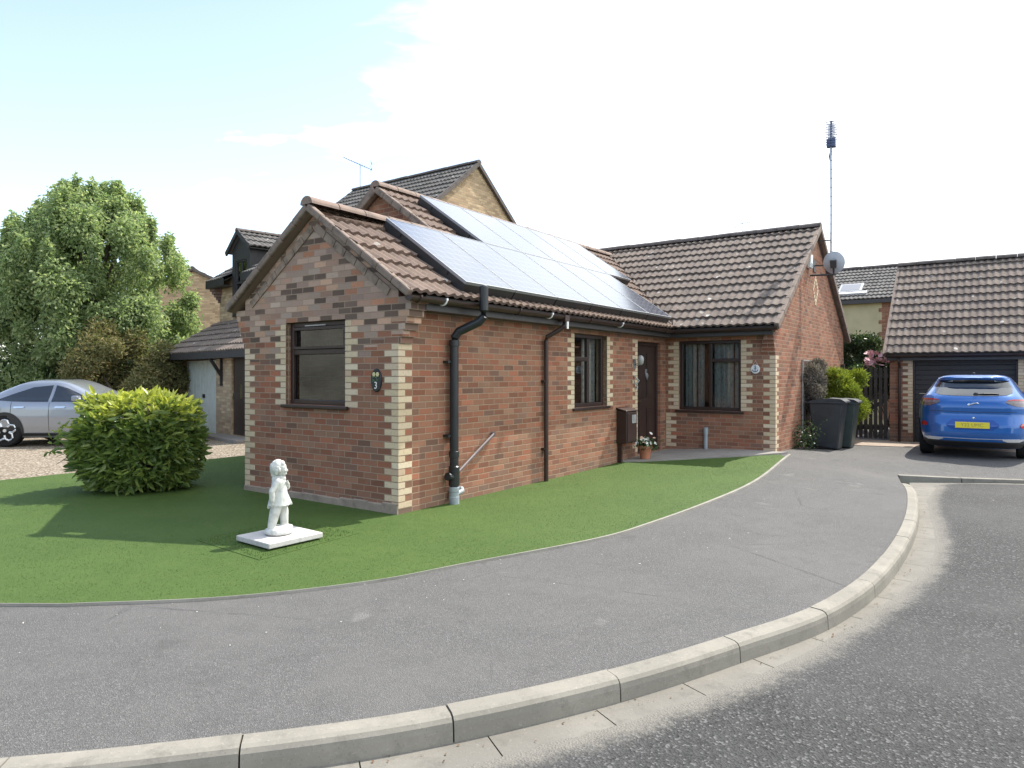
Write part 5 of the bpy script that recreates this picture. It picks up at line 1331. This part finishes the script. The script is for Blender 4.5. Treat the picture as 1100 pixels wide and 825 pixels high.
p = H(15.3, -3.0); ro = thing('rose_bush', 'rose bush with pink and white blooms showing above the gate', 'rose bush', (p.x, p.y, g(p.x, p.y) - .1), ANG)
clumps = [(rt.uniform(-.4,.4), rt.uniform(-.75,.75), rt.uniform(1.2,2.05), .22, .22, .2) for i in range(26)]
crown('foliage', clumps, 2600, .07, .04, M['pot_leaf'], ro)
mb = MB()
for k in range(10): mb.tube([(rt.uniform(-.2,.2), rt.uniform(-.3,.3), -.05), (rt.uniform(-.3,.3), rt.uniform(-.5,.5), 1.0), (rt.uniform(-.4,.4), rt.uniform(-.7,.7), 1.9)], [.02,.012,.006], 5)
mb.build('stems', M['bark'], ro)
P = np.array([(rt.uniform(-.5,.1), rt.uniform(-.55,.45), rt.uniform(2.0,2.38)) for i in range(90)]); flowers('pink_blooms', P, .085, M['blossom_pink'], ro)
P = np.array([(rt.uniform(-.5,.1), rt.uniform(-.75,-.25), rt.uniform(2.0,2.25)) for i in range(16)]); flowers('white_blooms', P, .055, M['blossom_white'], ro)
p = H(17.4, -2.05)
clumps = [(rt.uniform(-.75,.75), rt.uniform(-.75,.75), rt.uniform(.8,2.75) , .30, .30, .28) for i in range(60)]
clumps = [c for c in clumps if (c[0] ** 2 + c[1] ** 2) < (.62 - .25 * max(0, c[2] - 2.2)) ** 2]
tree('shrub', 'dark evergreen shrub standing in the garden behind the gate', 'shrub', (p.x, p.y, -.2), clumps, M['dark_leaf'], 1500, .10, .05, [(0,0,-.05),(.05,0,1.2),(0,0,2.4)], [[(0,0,1),(.4,.2,2.0),(.5,.3,2.8)],[(0,0,1),(-.4,.1,2.0),(-.5,.2,2.7)]], tr=.07)
p = H(19.0, -4.6)
clumps = [(rt.uniform(-.9,.9), rt.uniform(-2.2,2.0), rt.uniform(.2,1.3) , .36, .36, .34) for i in range(30)]
tree('shrub', 'bright green low shrubs glimpsed through the gate pickets', 'shrub', (p.x, p.y, -.3), clumps, M['lime'], 800, .12, .05, [(0,0,-.05),(.05,0,.5),(0,0,1.0)], [], tr=.05)

# ------------------------------------------------------------------ aerials
p = H(7.6 + 3.24, -2.50)
ar = thing('aerial_mast', 'very tall thin aerial mast with blue folded aerial at the wing gable', 'aerial', (p.x, p.y, 4.0), ANG)
mb = MB(); mb.tube([(0,0,-.1),(0,0,1.5),(.0,0.01,3.1)], .024, 8)
for k in range(14): mb.lathe([(.026, .3 + .2 * k), (.029, .31 + .2 * k), (.026, .32 + .2 * k)], (0,0,0), 8)
mb.build('mast', M['metal'], ar)
mb = MB(); mb.bar((0,0,.55), (0,.36,.57), .025, .025); mb.bar((0,0,0), (0,.36,.02), .03, .03); mb.box(-.12,.12,.335,.352,-.12,.14); mb.build('wall_bracket', M['soffit'], ar)
mb = MB()
for k in range(10):
    z = 2.62 + k * .055; wd_ = .10 - .003 * abs(k - 5)
    mb.bar((-.13,-wd_,z), (-.13,wd_,z + .01), .012, .018); mb.bar((.13,-wd_,z), (.13,wd_,z + .01), .012, .018); mb.bar((-.13,0,z), (.13,0,z), .012, .012)
mb.box(-.014,.014,-.02,.02,2.42,3.18); mb.box(-.05,.05,-.09,.09,2.60,2.78); mb.tube([(0,.02,2.3),(.0,.04,2.4),(0,.02,2.5)], .014, 6); mb.build('antenna_head', M['aerial'], ar)
p = H(7.6 + 2.85, -2.62)
ds = thing('satellite_dish', 'oval grey satellite dish on the wing gable beside the mast', 'satellite dish', (p.x, p.y, 3.98), 0)
ROT = Matrix.Rotation(R(58), 4, 'Z') @ Matrix.Rotation(R(-22), 4, 'Y')     # local +x = boresight
dm = MB(ROT)
rings = []
for i in range(7):
    r = i / 6; rings.append([(r * r * .07, 0.215 * r * math.cos(2 * math.pi * k / 28), .245 * r * math.sin(2 * math.pi * k / 28)) for k in range(28)])
for a, b in zip(rings, rings[1:]):
    for k in range(28): dm.face([a[k], a[(k + 1) % 28], b[(k + 1) % 28], b[k]])
    for k in range(28): dm.face([(a[k][0] - .008, *a[k][1:]), (a[(k + 1) % 28][0] - .008, *a[(k + 1) % 28][1:]), (b[(k + 1) % 28][0] - .008, *b[(k + 1) % 28][1:]), (b[k][0] - .008, *b[k][1:])])
dm.build('dish', M['dish'], ds, smooth=True)
mb = MB(ROT); mb.tube([(-.02,0,-.1),(.15,0,-.3),(.36,0,-.16)], .014, 8); mb.lathe([(.03,.32),(.035,.36),(.03,.42),(.02,.44)], (0,0,-.12), 12, axis='x'); mb.build('feed_arm', M['black'], ds)
mb = MB(ROT); mb.box(-.10,-.01,-.06,.06,-.08,.08); mb.tube([(-.06,0,0),(-.06,0,-.25)], .022, 8); mb.build('dish_bracket', M['soffit'], ds)
mb = MB(); wloc = BX @ Vector((7.6 + 2.85, -2.148, 3.75)); mb.tube([(-.0,0,-.24),(wloc.x - p.x, wloc.y - p.y, -.22)], .022, 8); mb.build('wall_arm', M['soffit'], ds)
p = H(7.6 + 2.62, -2.151); al = thing('alarm_box', 'small white alarm box high on the wing gable', 'alarm box', mat=Matrix.Translation((p.x, p.y, 4.02)) @ Matrix.Rotation(ANG, 4, 'Z'))
mb = MB(); mb.box(-.11,.11,-.085,-.001,-.14,.16); mb.build('case', M['white_paint'], al, bevel=.02)
mb = MB(); mb.box(-.07,.07,-.092,-.086,-.10,-.04); mb.build('strobe_lens', M['grey_pvc'], al)
def yagi(label, loc, rz, hgt=1.3, boom=.9, n=9, tilt=.15):
    t = thing('tv_aerial', label, 'aerial', loc, rz)
    mb = MB(); mb.tube([(0,0,-.3),(0,0,hgt)], .018, 7); mb.build('mast', M['metal'], t)
    mb = MB(); mb.bar((-boom * .7, 0, hgt - .02 + tilt * boom * .7), (boom * .5, 0, hgt - .02 - tilt * boom * .5), .02, .02)
    for k in range(n):
        x = -boom * .7 + k * boom * 1.0 / n; mb.bar((x, -.10, hgt - .02 - tilt * x), (x, .10, hgt - .02 - tilt * x), .012, .012)
    for dz_ in (-.18, .18):
        mb.bar((boom * .45, -.16, hgt - .06 + dz_), (boom * .45, .16, hgt - .06 + dz_), .012, .012); mb.bar((boom * .45, 0, hgt - .06), (boom * .5, 0, hgt - .06 + dz_), .012, .012); mb.bar((boom * .5, -.16, hgt - .06 + dz_ * .6), (boom * .5, .16, hgt - .06 + dz_ * .6), .012, .012)
    mb.build('yagi_boom', M['aerial'], t); return t

# ------------------------------------------------------------------ garage on the right
GX = 14.0
gar = thing('garage', 'brick garage with lichened brown tiled roof and dark brown door', 'garage', mat=BX)
GZ = -.13
XF_g = frame((GX, -3.27, 0), -Y_, X_, Z_)
wall('wall', XF_g, 6.2, GZ - .2, 2.05, M['brick'], gar, [(.50, 2.60, GZ, 1.95)])
wall('wall', frame((GX, -3.27, 0), X_, -Y_, Z_), 5.76, GZ - .2, 2.05, M['brick'], gar)
wall('wall', frame((GX + 5.76, -3.27, 0), -Y_, -X_, Z_), 6.2, GZ - .2, 2.05, M['brick'], gar)
wall('wall', frame((GX, -9.47, 0), X_, Y_, Z_), 5.76, GZ - .2, 2.05, M['brick'], gar)
tang = .83; tg = math.atan(tang); cg, sg = math.cos(tg), math.sin(tg)
gable('gable_wall', frame((GX, -3.27, 0), X_, -Y_, Z_), 0, 5.76, 2.05, 2.88, 4.52, M['brick'], gar); gable('gable_wall', frame((GX, -9.47, 0), X_, Y_, Z_), 0, 5.76, 2.05, 2.88, 4.52, M['brick'], gar)
slope_roof('roof', M['tile_brown'], (GX - .22, 0, 2.10), -Y_, (cg, 0, sg), (-sg, 0, cg), 3.10 / cg, lambda d: 3.18, lambda d: 9.55, gar)
slope_roof('roof', M['tile_brown'], (GX + 5.98, 0, 2.10), -Y_, (-cg, 0, sg), (sg, 0, cg), 3.10 / cg, lambda d: 3.18, lambda d: 9.55, gar, seg=4)
mb = MB(); ridge_line(mb, (GX + 2.88, -3.15, 2.10 + 3.1 * tang + .05), (GX + 2.88, -9.57, 2.10 + 3.1 * tang + .05)); mb.build('ridge_tiles', M['ridge_dark'], gar)
mb = MB(); a, b = Vector((GX - .22, -3.17, 2.08)), Vector((GX + 2.88, -3.17, 2.08 + 3.1 * tang)); mb.bar(a, b, .07, .1); mb.build('verge', M['verge'], gar)
mb = MB(); mb.box(GX - .17, GX - .145, -9.5, -3.22, 1.94, 2.12); mb.box(GX - .145, GX - .003, -9.5, -3.22, 1.94, 1.955); mb.build('fascia', M['soffit'], gar)
gutter((GX - .23, -3.2, 2.07), (GX - .23, -9.5, 2.07), parent=gar, out=-X_)
mb = MB(XF_g); mb.tube([(.22, -.06, GZ), (.22, -.06, 1.75), (.22, -.2, 1.92), (.22, -.23, 2.02)], .034, 10); mb.build('downpipe', M['brown_pvc'], gar)
mb = MB(XF_g)
for k in range(17):
    z = GZ + .02 + k * .121; mb.box(.54, 2.56, .16, .175, z, z + .111); mb.box(.54, 2.56, .165, .19, z + .111, z + .121)
gd = mb.build('garage_door', M['brown_door'], gar, bevel=.006)
mb = MB(XF_g); mb.box(.50, .54, .10, .20, GZ, 1.95); mb.box(2.56, 2.60, .10, .20, GZ, 1.95); mb.box(.54, 2.56, .10, .20, 1.90, 1.95); mb.build('door_frame', M['brown_upvc'], gd)
mb = MB(XF_g); mb.box(1.49, 1.61, .13, .158, .82, .86); mb.build('handle', M['black'], gd)
mb = MB(XF_g); jamb_quoins(mb, .50, -1, .15, 1.95, 1); mb.build('quoin', M['quoin'], gar); mb = MB(XF_g); jamb_quoins(mb, 2.60, 1, .15, 1.95, 1); mb.build('quoin', M['quoin'], gar)

# ------------------------------------------------------------------ neighbouring houses
def slab_roof_house(name, label, mtx, length, half, eave, ridge_z, wallmat, tilemat, group=None, z0=-.3, seg=6, over=.2, wallname='wall'):
    """ridge along local y (0..length), slope towards -x visible"""
    h = thing(name, label, 'house', mat=mtx, group=group)
    D = 2 * half
    wall(wallname, frame((0,0,0), Y_, X_, Z_), length, z0, eave, wallmat, h)
    wall(wallname, frame((D,0,0), Y_, -X_, Z_), length, z0, eave, wallmat, h)
    for y, d in ((0, 1), (length, -1)):
        wall(wallname, frame((0,y,0), X_, Y_ * d, Z_), D, z0, eave, wallmat, h); gable('gable_wall', frame((0,y,0), X_, Y_ * d, Z_), 0, D, eave, half, ridge_z - .1, wallmat, h)
    tn = (ridge_z - eave) / half; tt = math.atan(tn); c_, s_ = math.cos(tt), math.sin(tt); L = (half + over) / c_
    slope_roof('roof', tilemat, (-over, 0, eave - over * tn), Y_, (c_, 0, s_), (-s_, 0, c_), L, lambda d: -.1, lambda d: length + .1, h, seg=seg)
    slope_roof('roof', tilemat, (D + over, 0, eave - over * tn), Y_, (-c_, 0, s_), (s_, 0, c_), L, lambda d: -.1, lambda d: length + .1, h, seg=4)
    mb = MB(); ridge_line(mb, (half, -.12, ridge_z + .05), (half, length + .12, ridge_z + .05)); mb.build('ridge_tiles', M['ridge_dark'], h)
    for y in (-.08, length + .08):
        mb = MB(); mb.bar((-over, y, eave - over * tn), (half, y, ridge_z - .02), .08, .12); mb.bar((D + over, y, eave - over * tn), (half, y, ridge_z - .02), .08, .12); mb.build('verge', M['ridge_dark'], h)
    mb = MB(); mb.box(-over - .02, -over + .02, -.1, length + .1, eave - over * tn - .16, eave - over * tn - .01); mb.box(-over + .02, -.005, -.1, length + .1, eave - over * tn - .16, eave - over * tn - .14); mb.build('fascia', M['soffit'], h)
    return h
# tall house behind the bungalow; its near gable end faces right
def house_mtx(X, Y, ang): return Matrix.Translation((X, Y, 0)) @ Matrix.Rotation(ang, 4, 'Z')
rg = Vector((-1.15, 22.4)); hf = 3.6
o = rg - Vector(U1) * hf
tall = slab_roof_house('house', 'tall buff brick house with grey tiled roof rising behind the bungalow', house_mtx(o.x, o.y, ANG), 5.75, hf, 5.6, 8.45, M['buff_brick'], M['tile_grey'])
ra = rg + Vector(U2) * 5.5
yagi('television aerial on the left end of the tall grey tiled roof', (ra.x, ra.y, 8.4), R(10), 1.0, .85, 9, .40)
# cream rendered house far right behind the garage
rg = Vector((467 - 0, 0)); Zr = 29.8; rr0 = Vector(((893 - 550) / 740 * Zr, Zr)); hf = 3.0
o = rr0 - Vector(U1) * hf - Vector(U2) * 4.2
ch = slab_roof_house('house', 'cream rendered house with grey tiled roof and a roof window behind the garage', house_mtx(o.x, o.y, ANG), 7.0, hf, 4.55, 6.05, M['render'], M['tile_grey'])
mb = MB()
tn = 1.5 / hf; tt = math.atan(tn); sl = Vector((math.cos(tt), 0, math.sin(tt))); nn = Vector((-math.sin(tt), 0, math.cos(tt))); c0 = Vector((.75, 3.05, 4.55 + .75 * tn)) + nn * .07
mb.obox(c0, sl, Y_, nn, .42, .42, .05); rw = mb.build('roof_window', M['solar_frame'], ch)
mb = MB(); mb.obox(c0 + nn * .052, sl, Y_, nn, .33, .35, .004); mb.build('pane', M['car_glass'], rw)
mb = MB(); mb.obox(c0 - sl * .50 + nn * .0, sl, Y_, nn, .09, .62, .03); mb.build('flashing', M['white_paint'], rw)
mb = MB(frame((0,0,0), Y_, X_, Z_))
for k in range(60):
    z = k * .225 * .33 * 1.0
for k in range(30):
    z = -.1 + k * .15
    if z > 4.3: break
    mb.box(1.55 , 1.88 + (.11 if k % 3 == 0 else 0), -.012, .05, z, z + .145)
mb.build('quoin', M['brick'], ch)
ra = Vector(((798 - 550) / 740 * 27.5, 27.5)); yagi('small distant television aerial just above the wing ridge', (ra.x, ra.y, 6.2), R(170), 1.45, .55, 5, .1)
mb = MB(); 
# buff gable house far left
gl = house_mtx((205 - 550) / 740 * 31.5 + 2.4, 31.5 - 2.6, R(-62) + math.pi)
X0 = Vector(((207 - 550) / 740 * 31.5, 31.5))
ang2 = R(100); ux = Vector((math.cos(ang2), math.sin(ang2)));
# ridge runs away from the camera, so the gable end faces it
d_y = Vector((-.25, .97)).normalized(); a_l = math.atan2(d_y.y, d_y.x) - math.pi / 2
o = X0 - Vector((math.cos(a_l), math.sin(a_l))) * 3.1
slab_roof_house('house', 'distant buff brick house whose gable end shows beside the tall tree', house_mtx(o.x, o.y, a_l), 7.0, 3.1, 4.95, 6.42, M['buff_brick'], M['tile_grey'])

# yellow brick house left, with garage lean-to and dormer
YH = Matrix.Translation((-7.69, 17.9, 0)) @ Matrix.Rotation(math.atan2(.695, .719), 4, 'Z')
yh = thing('house', 'buff brick house with a dormer and pale green garage door left of the bungalow', 'house', mat=YH)
XY = frame((0,0,0), Y_, X_, Z_)
wall('wall', frame((0,-2.6,0), Y_, X_, Z_), 5.75, -.2, 2.25, M['buff_brick'], yh, [(2.6, 5.35, 0, 2.02), (.65, 1.6, .1, 2.12)])
wall('wall', frame((0,3.15,0), X_, -Y_, Z_), 1.4, -.2, 2.3, M['buff_brick'], yh)
wall('wall', frame((1.4,-.9,0), Y_, X_, Z_), 4.3, -.2, 4.50, M['buff_brick'], yh, [(2.16, 2.96, 3.42, 4.5)]); wall('wall', frame((1.4,-.9,0), X_, Y_, Z_), 6.2, -.2, 4.5, M['buff_brick'], yh); gable('gable_wall', frame((1.4,-.9,0), X_, Y_, Z_), 0, 6.2, 4.5, 3.1, 6.55, M['buff_brick'], yh)
wall('wall', frame((1.4,3.4,0), X_, -Y_, Z_), 6.2, -.2, 4.5, M['buff_brick'], yh); gable('gable_wall', frame((1.4,3.4,0), X_, -Y_, Z_), 0, 6.2, 4.5, 3.1, 6.55, M['buff_brick'], yh)
slope_roof('roof', M['tile_brown'], (-.32, 0, 2.16), Y_, (math.cos(R(31)), 0, math.sin(R(31))), (-math.sin(R(31)), 0, math.cos(R(31))), 1.72 / math.cos(R(31)), lambda d: -2.7, lambda d: 3.42, yh)
tn = .66; tt = math.atan(tn); c_, s_ = math.cos(tt), math.sin(tt)
slope_roof('roof', M['tile_grey'], (1.1, 0, 4.42), Y_, (c_, 0, s_), (-s_, 0, c_), 3.4 / c_, lambda d: -1.0, lambda d: 1.03, yh); slope_roof('roof', M['tile_grey'], (1.1, 0, 4.42), Y_, (c_, 0, s_), (-s_, 0, c_), 3.4 / c_, lambda d: 2.29, lambda d: 3.62, yh)
slope_roof('roof', M['tile_grey'], (7.9, 0, 4.42), Y_, (-c_, 0, s_), (s_, 0, c_), 3.4 / c_, lambda d: -1.0, lambda d: 3.62, yh, seg=4)
mb = MB(); ridge_line(mb, (4.5, -1.0, 4.42 + 3.4 * tn + .05), (4.5, 3.65, 4.42 + 3.4 * tn + .05)); mb.build('ridge_tiles', M['ridge_dark'], yh)
mb = MB(); mb.bar((1.1, 3.62, 4.40), (4.5, 3.62, 4.40 + 3.4 * tn), .08, .13); mb.bar((-.32, 3.43, 2.13), (1.4, 3.43, 2.13 + 1.72 * math.tan(R(31))), .07, .10); mb.build('verge', M['board'], yh)
mb = MB(); mb.box(-.34, -.31, -2.7, 3.44, 2.0, 2.17); mb.box(-.31, -.003, -2.7, 3.44, 2.0, 2.015); mb.box(1.06, 1.09, 2.29, 3.64, 4.22, 4.42); mb.box(1.09, 1.397, 2.29, 3.64, 4.22, 4.24); mb.box(1.06, 1.09, -1, 1.03, 4.22, 4.42); mb.box(1.09, 1.397, -1, 1.03, 4.22, 4.24); mb.build('fascia', M['board'], yh)
mb = MB()
for i in range(5): mb.box(1.40 - .05 * (i + 1), 1.46, 3.3 - .02 * i, 3.41 + .03 * i, 3.80 + i * .085, 3.88 + i * .085)
mb.build('corbel', M['kneeler'], yh)
mb = MB(); mb.box(-.10, -.03, 3.19, 3.25, -.05, 2.02); mb.build('downpipe', M['black_pvc'], yh)
mb = MB(XY); mb.box(.04, 2.71, .2, .225, .01, 1.98)
for k in range(10): mb.box(.08 + k * .265, .30 + k * .265, .192, .201, .06, 1.93)
ggd = mb.build('garage_door', M['garage_door'], yh, bevel=.006)
mb = MB(XY); mb.box(1.28, 1.42, .165, .191, .95, 1.05); mb.build('handle', M['black'], ggd)
mb = MB(XY); mb.box(-.0, 2.75, -.02, .18, 2.022, 2.10); mb.build('lintel', M['garage_door'], yh)
mb = MB(XY); mb.box(-1.95, -1.0, .05, .12, .1, 2.12); 
ydr = mb.build('door', M['brown_upvc'], yh)
mb = MB(XY); mb.box(-1.12, -1.08, -.0, .05, .98, 1.12); mb.box(-1.52, -1.44, .035, .05, 1.0, 1.35); mb.build('handle', M['chrome'], ydr)
mb = MB(XY); mb.bar((-.42, -.02, 1.55), (-.42, -.30, 1.98), .07, .07); mb.bar((-.42, -.02, 1.30), (-.42, -.02, 2.0), .08, .05); mb.build('bracket', M['board'], yh)
mb = MB(XY); mb.box(-2.5, -.3, -.5, -.002, -.05, .08); mb.build('doorstep', M['slab'], yh)
mb = MB(XY); mb.box(-2.35, -2.05, -.012, -.002, 1.1, 1.4); 
# dormer
dc = 1.66; DM = MB(); 
dm_ = MB(); dm_.box(1.34, 1.40, dc - .62, dc - .40, 3.30, 5.25); dm_.box(1.34, 1.40, dc + .40, dc + .62, 3.30, 5.25); dm_.box(1.34, 1.40, dc - .40, dc + .40, 4.92, 5.25); dm_.box(1.34, 1.40, dc - .40, dc + .40, 3.30, 3.42)
dm_.box(1.40, 3.2, dc - .62, dc - .56, 4.2, 5.25); dm_.box(1.40, 3.2, dc + .56, dc + .62, 4.2, 5.25)
for d in (1.345, 1.395): dm_.face([(d, dc - .70, 5.25), (d, dc + .70, 5.25), (d, dc, 5.72)])
dorm = dm_.build('dormer', M['board'], yh)
for sgn in (-1, 1):
    th3 = math.atan2(.52, .78); c3, s3 = math.cos(th3), math.sin(th3)
    mb = MB(); tiles(mb, (0, dc + sgn * .80, 5.22), X_, (0, -sgn * c3, s3), (0, sgn * s3, c3), .80 / c3, lambda d: 1.22, lambda d: 3.3, seg=6); mb.build('dormer_roof', M['tile_grey'], dorm)
    mb = MB(); mb.bar((1.24, dc + sgn * .84, 5.17), (1.24, dc, 5.74), .05, .13); mb.build('bargeboard', M['board'], dorm)
mb = MB(); ridge_line(mb, (1.2, dc, 5.80), (3.3, dc, 5.80), r=.09); mb.build('ridge_tiles', M['ridge_dark'], dorm)
window(yh, frame((1.36, 0, 0), Y_, X_, Z_), dc - .40, dc + .40, 3.42, 4.92, [('v', dc, 3.48, 4.86), ('h', 4.28, dc - .36, dc + .36)], depth=.0, frame_mat=M['board'], fw=.05, sill=False)

# ------------------------------------------------------------------ the far side of the street, seen only as reflections in the glass
tb = np.random.RandomState(3); clumps = []
for i in range(70):
    ang = tb.uniform(R(206), R(300)); rr = tb.uniform(24, 27); s = tb.uniform(1.4, 2.2); clumps.append((rr * math.cos(ang), rr * math.sin(ang), tb.uniform(.5, 2.5), s, s, s))
M['far_leaf'] = leaf('far_hedge_leaf', [(0,(.02,.028,.016)),(1,(.05,.065,.034))], .1, .9, .0)
o = crown('tree_belt', clumps, 700, .30, .20, M['far_leaf'], None); tag(o, kind='stuff')
slab_roof_house('house', 'grey clad house across the street, showing only as the reflection in the gable window', Matrix.Translation((-25, 13, 0)) @ Matrix.Rotation(math.pi, 4, 'Z'), 15.0, 3.5, 5.0, 7.4, plain('grey_cladding_boards', (.26,.26,.23), .85, var=.25, scale=.5), M['tile_grey'], seg=3)

# ------------------------------------------------------------------ small litter
mb = MB(); rl = random.Random(21)
for k in range(110):
    i = rl.randrange(20, len(LE) - 14); p = LE[i]; t = (LE[i + 1] - LE[i]).normalized(); n_ = Vector((t.y, -t.x)); q = p + n_ * (abs(rl.gauss(0, .55)) + .03) + t * rl.uniform(-.2, .2)
    z = g(q.x, q.y) + .006; a = rl.uniform(0, 6.28); r = rl.uniform(.003, .008); ax = Vector((math.cos(a), math.sin(a), rl.uniform(-.2, .4))) * r; ay = Vector((-math.sin(a), math.cos(a), rl.uniform(-.1, .3))) * r * rl.uniform(.3, .8); c = Vector((q.x, q.y, z + .003))
    mb.face([c - ax, c + ay, c + ax, c - ay])
tag(mb.build('fallen_petals', plain('dulled_petals', (.50,.48,.42), .9)), kind='stuff')
mb = MB()
for k in range(520):
    i = rl.randrange(4, len(CH) - 14); p = CH[i]; t = (CH[i + 1] - CH[i]).normalized(); n_ = Vector((t.y, -t.x)); q = p + n_ * (.012 + abs(rl.gauss(0, .06))) + t * rl.uniform(-.3, .3)
    a = rl.uniform(0, 6.28); r = rl.uniform(.003, .010); ax = Vector((math.cos(a), math.sin(a), rl.uniform(-.2, .5))) * r; ay = Vector((-math.sin(a), math.cos(a), .2)) * r * rl.uniform(.4, .9); c = Vector((q.x, q.y, ROADZ + .006))
    mb.face([c - ax, c + ay, c + ax, c - ay])
tag(mb.build('leaf_litter', plain('dry_leaf_bits', (.14,.085,.045), .9, var=.3, scale=30)), kind='stuff')
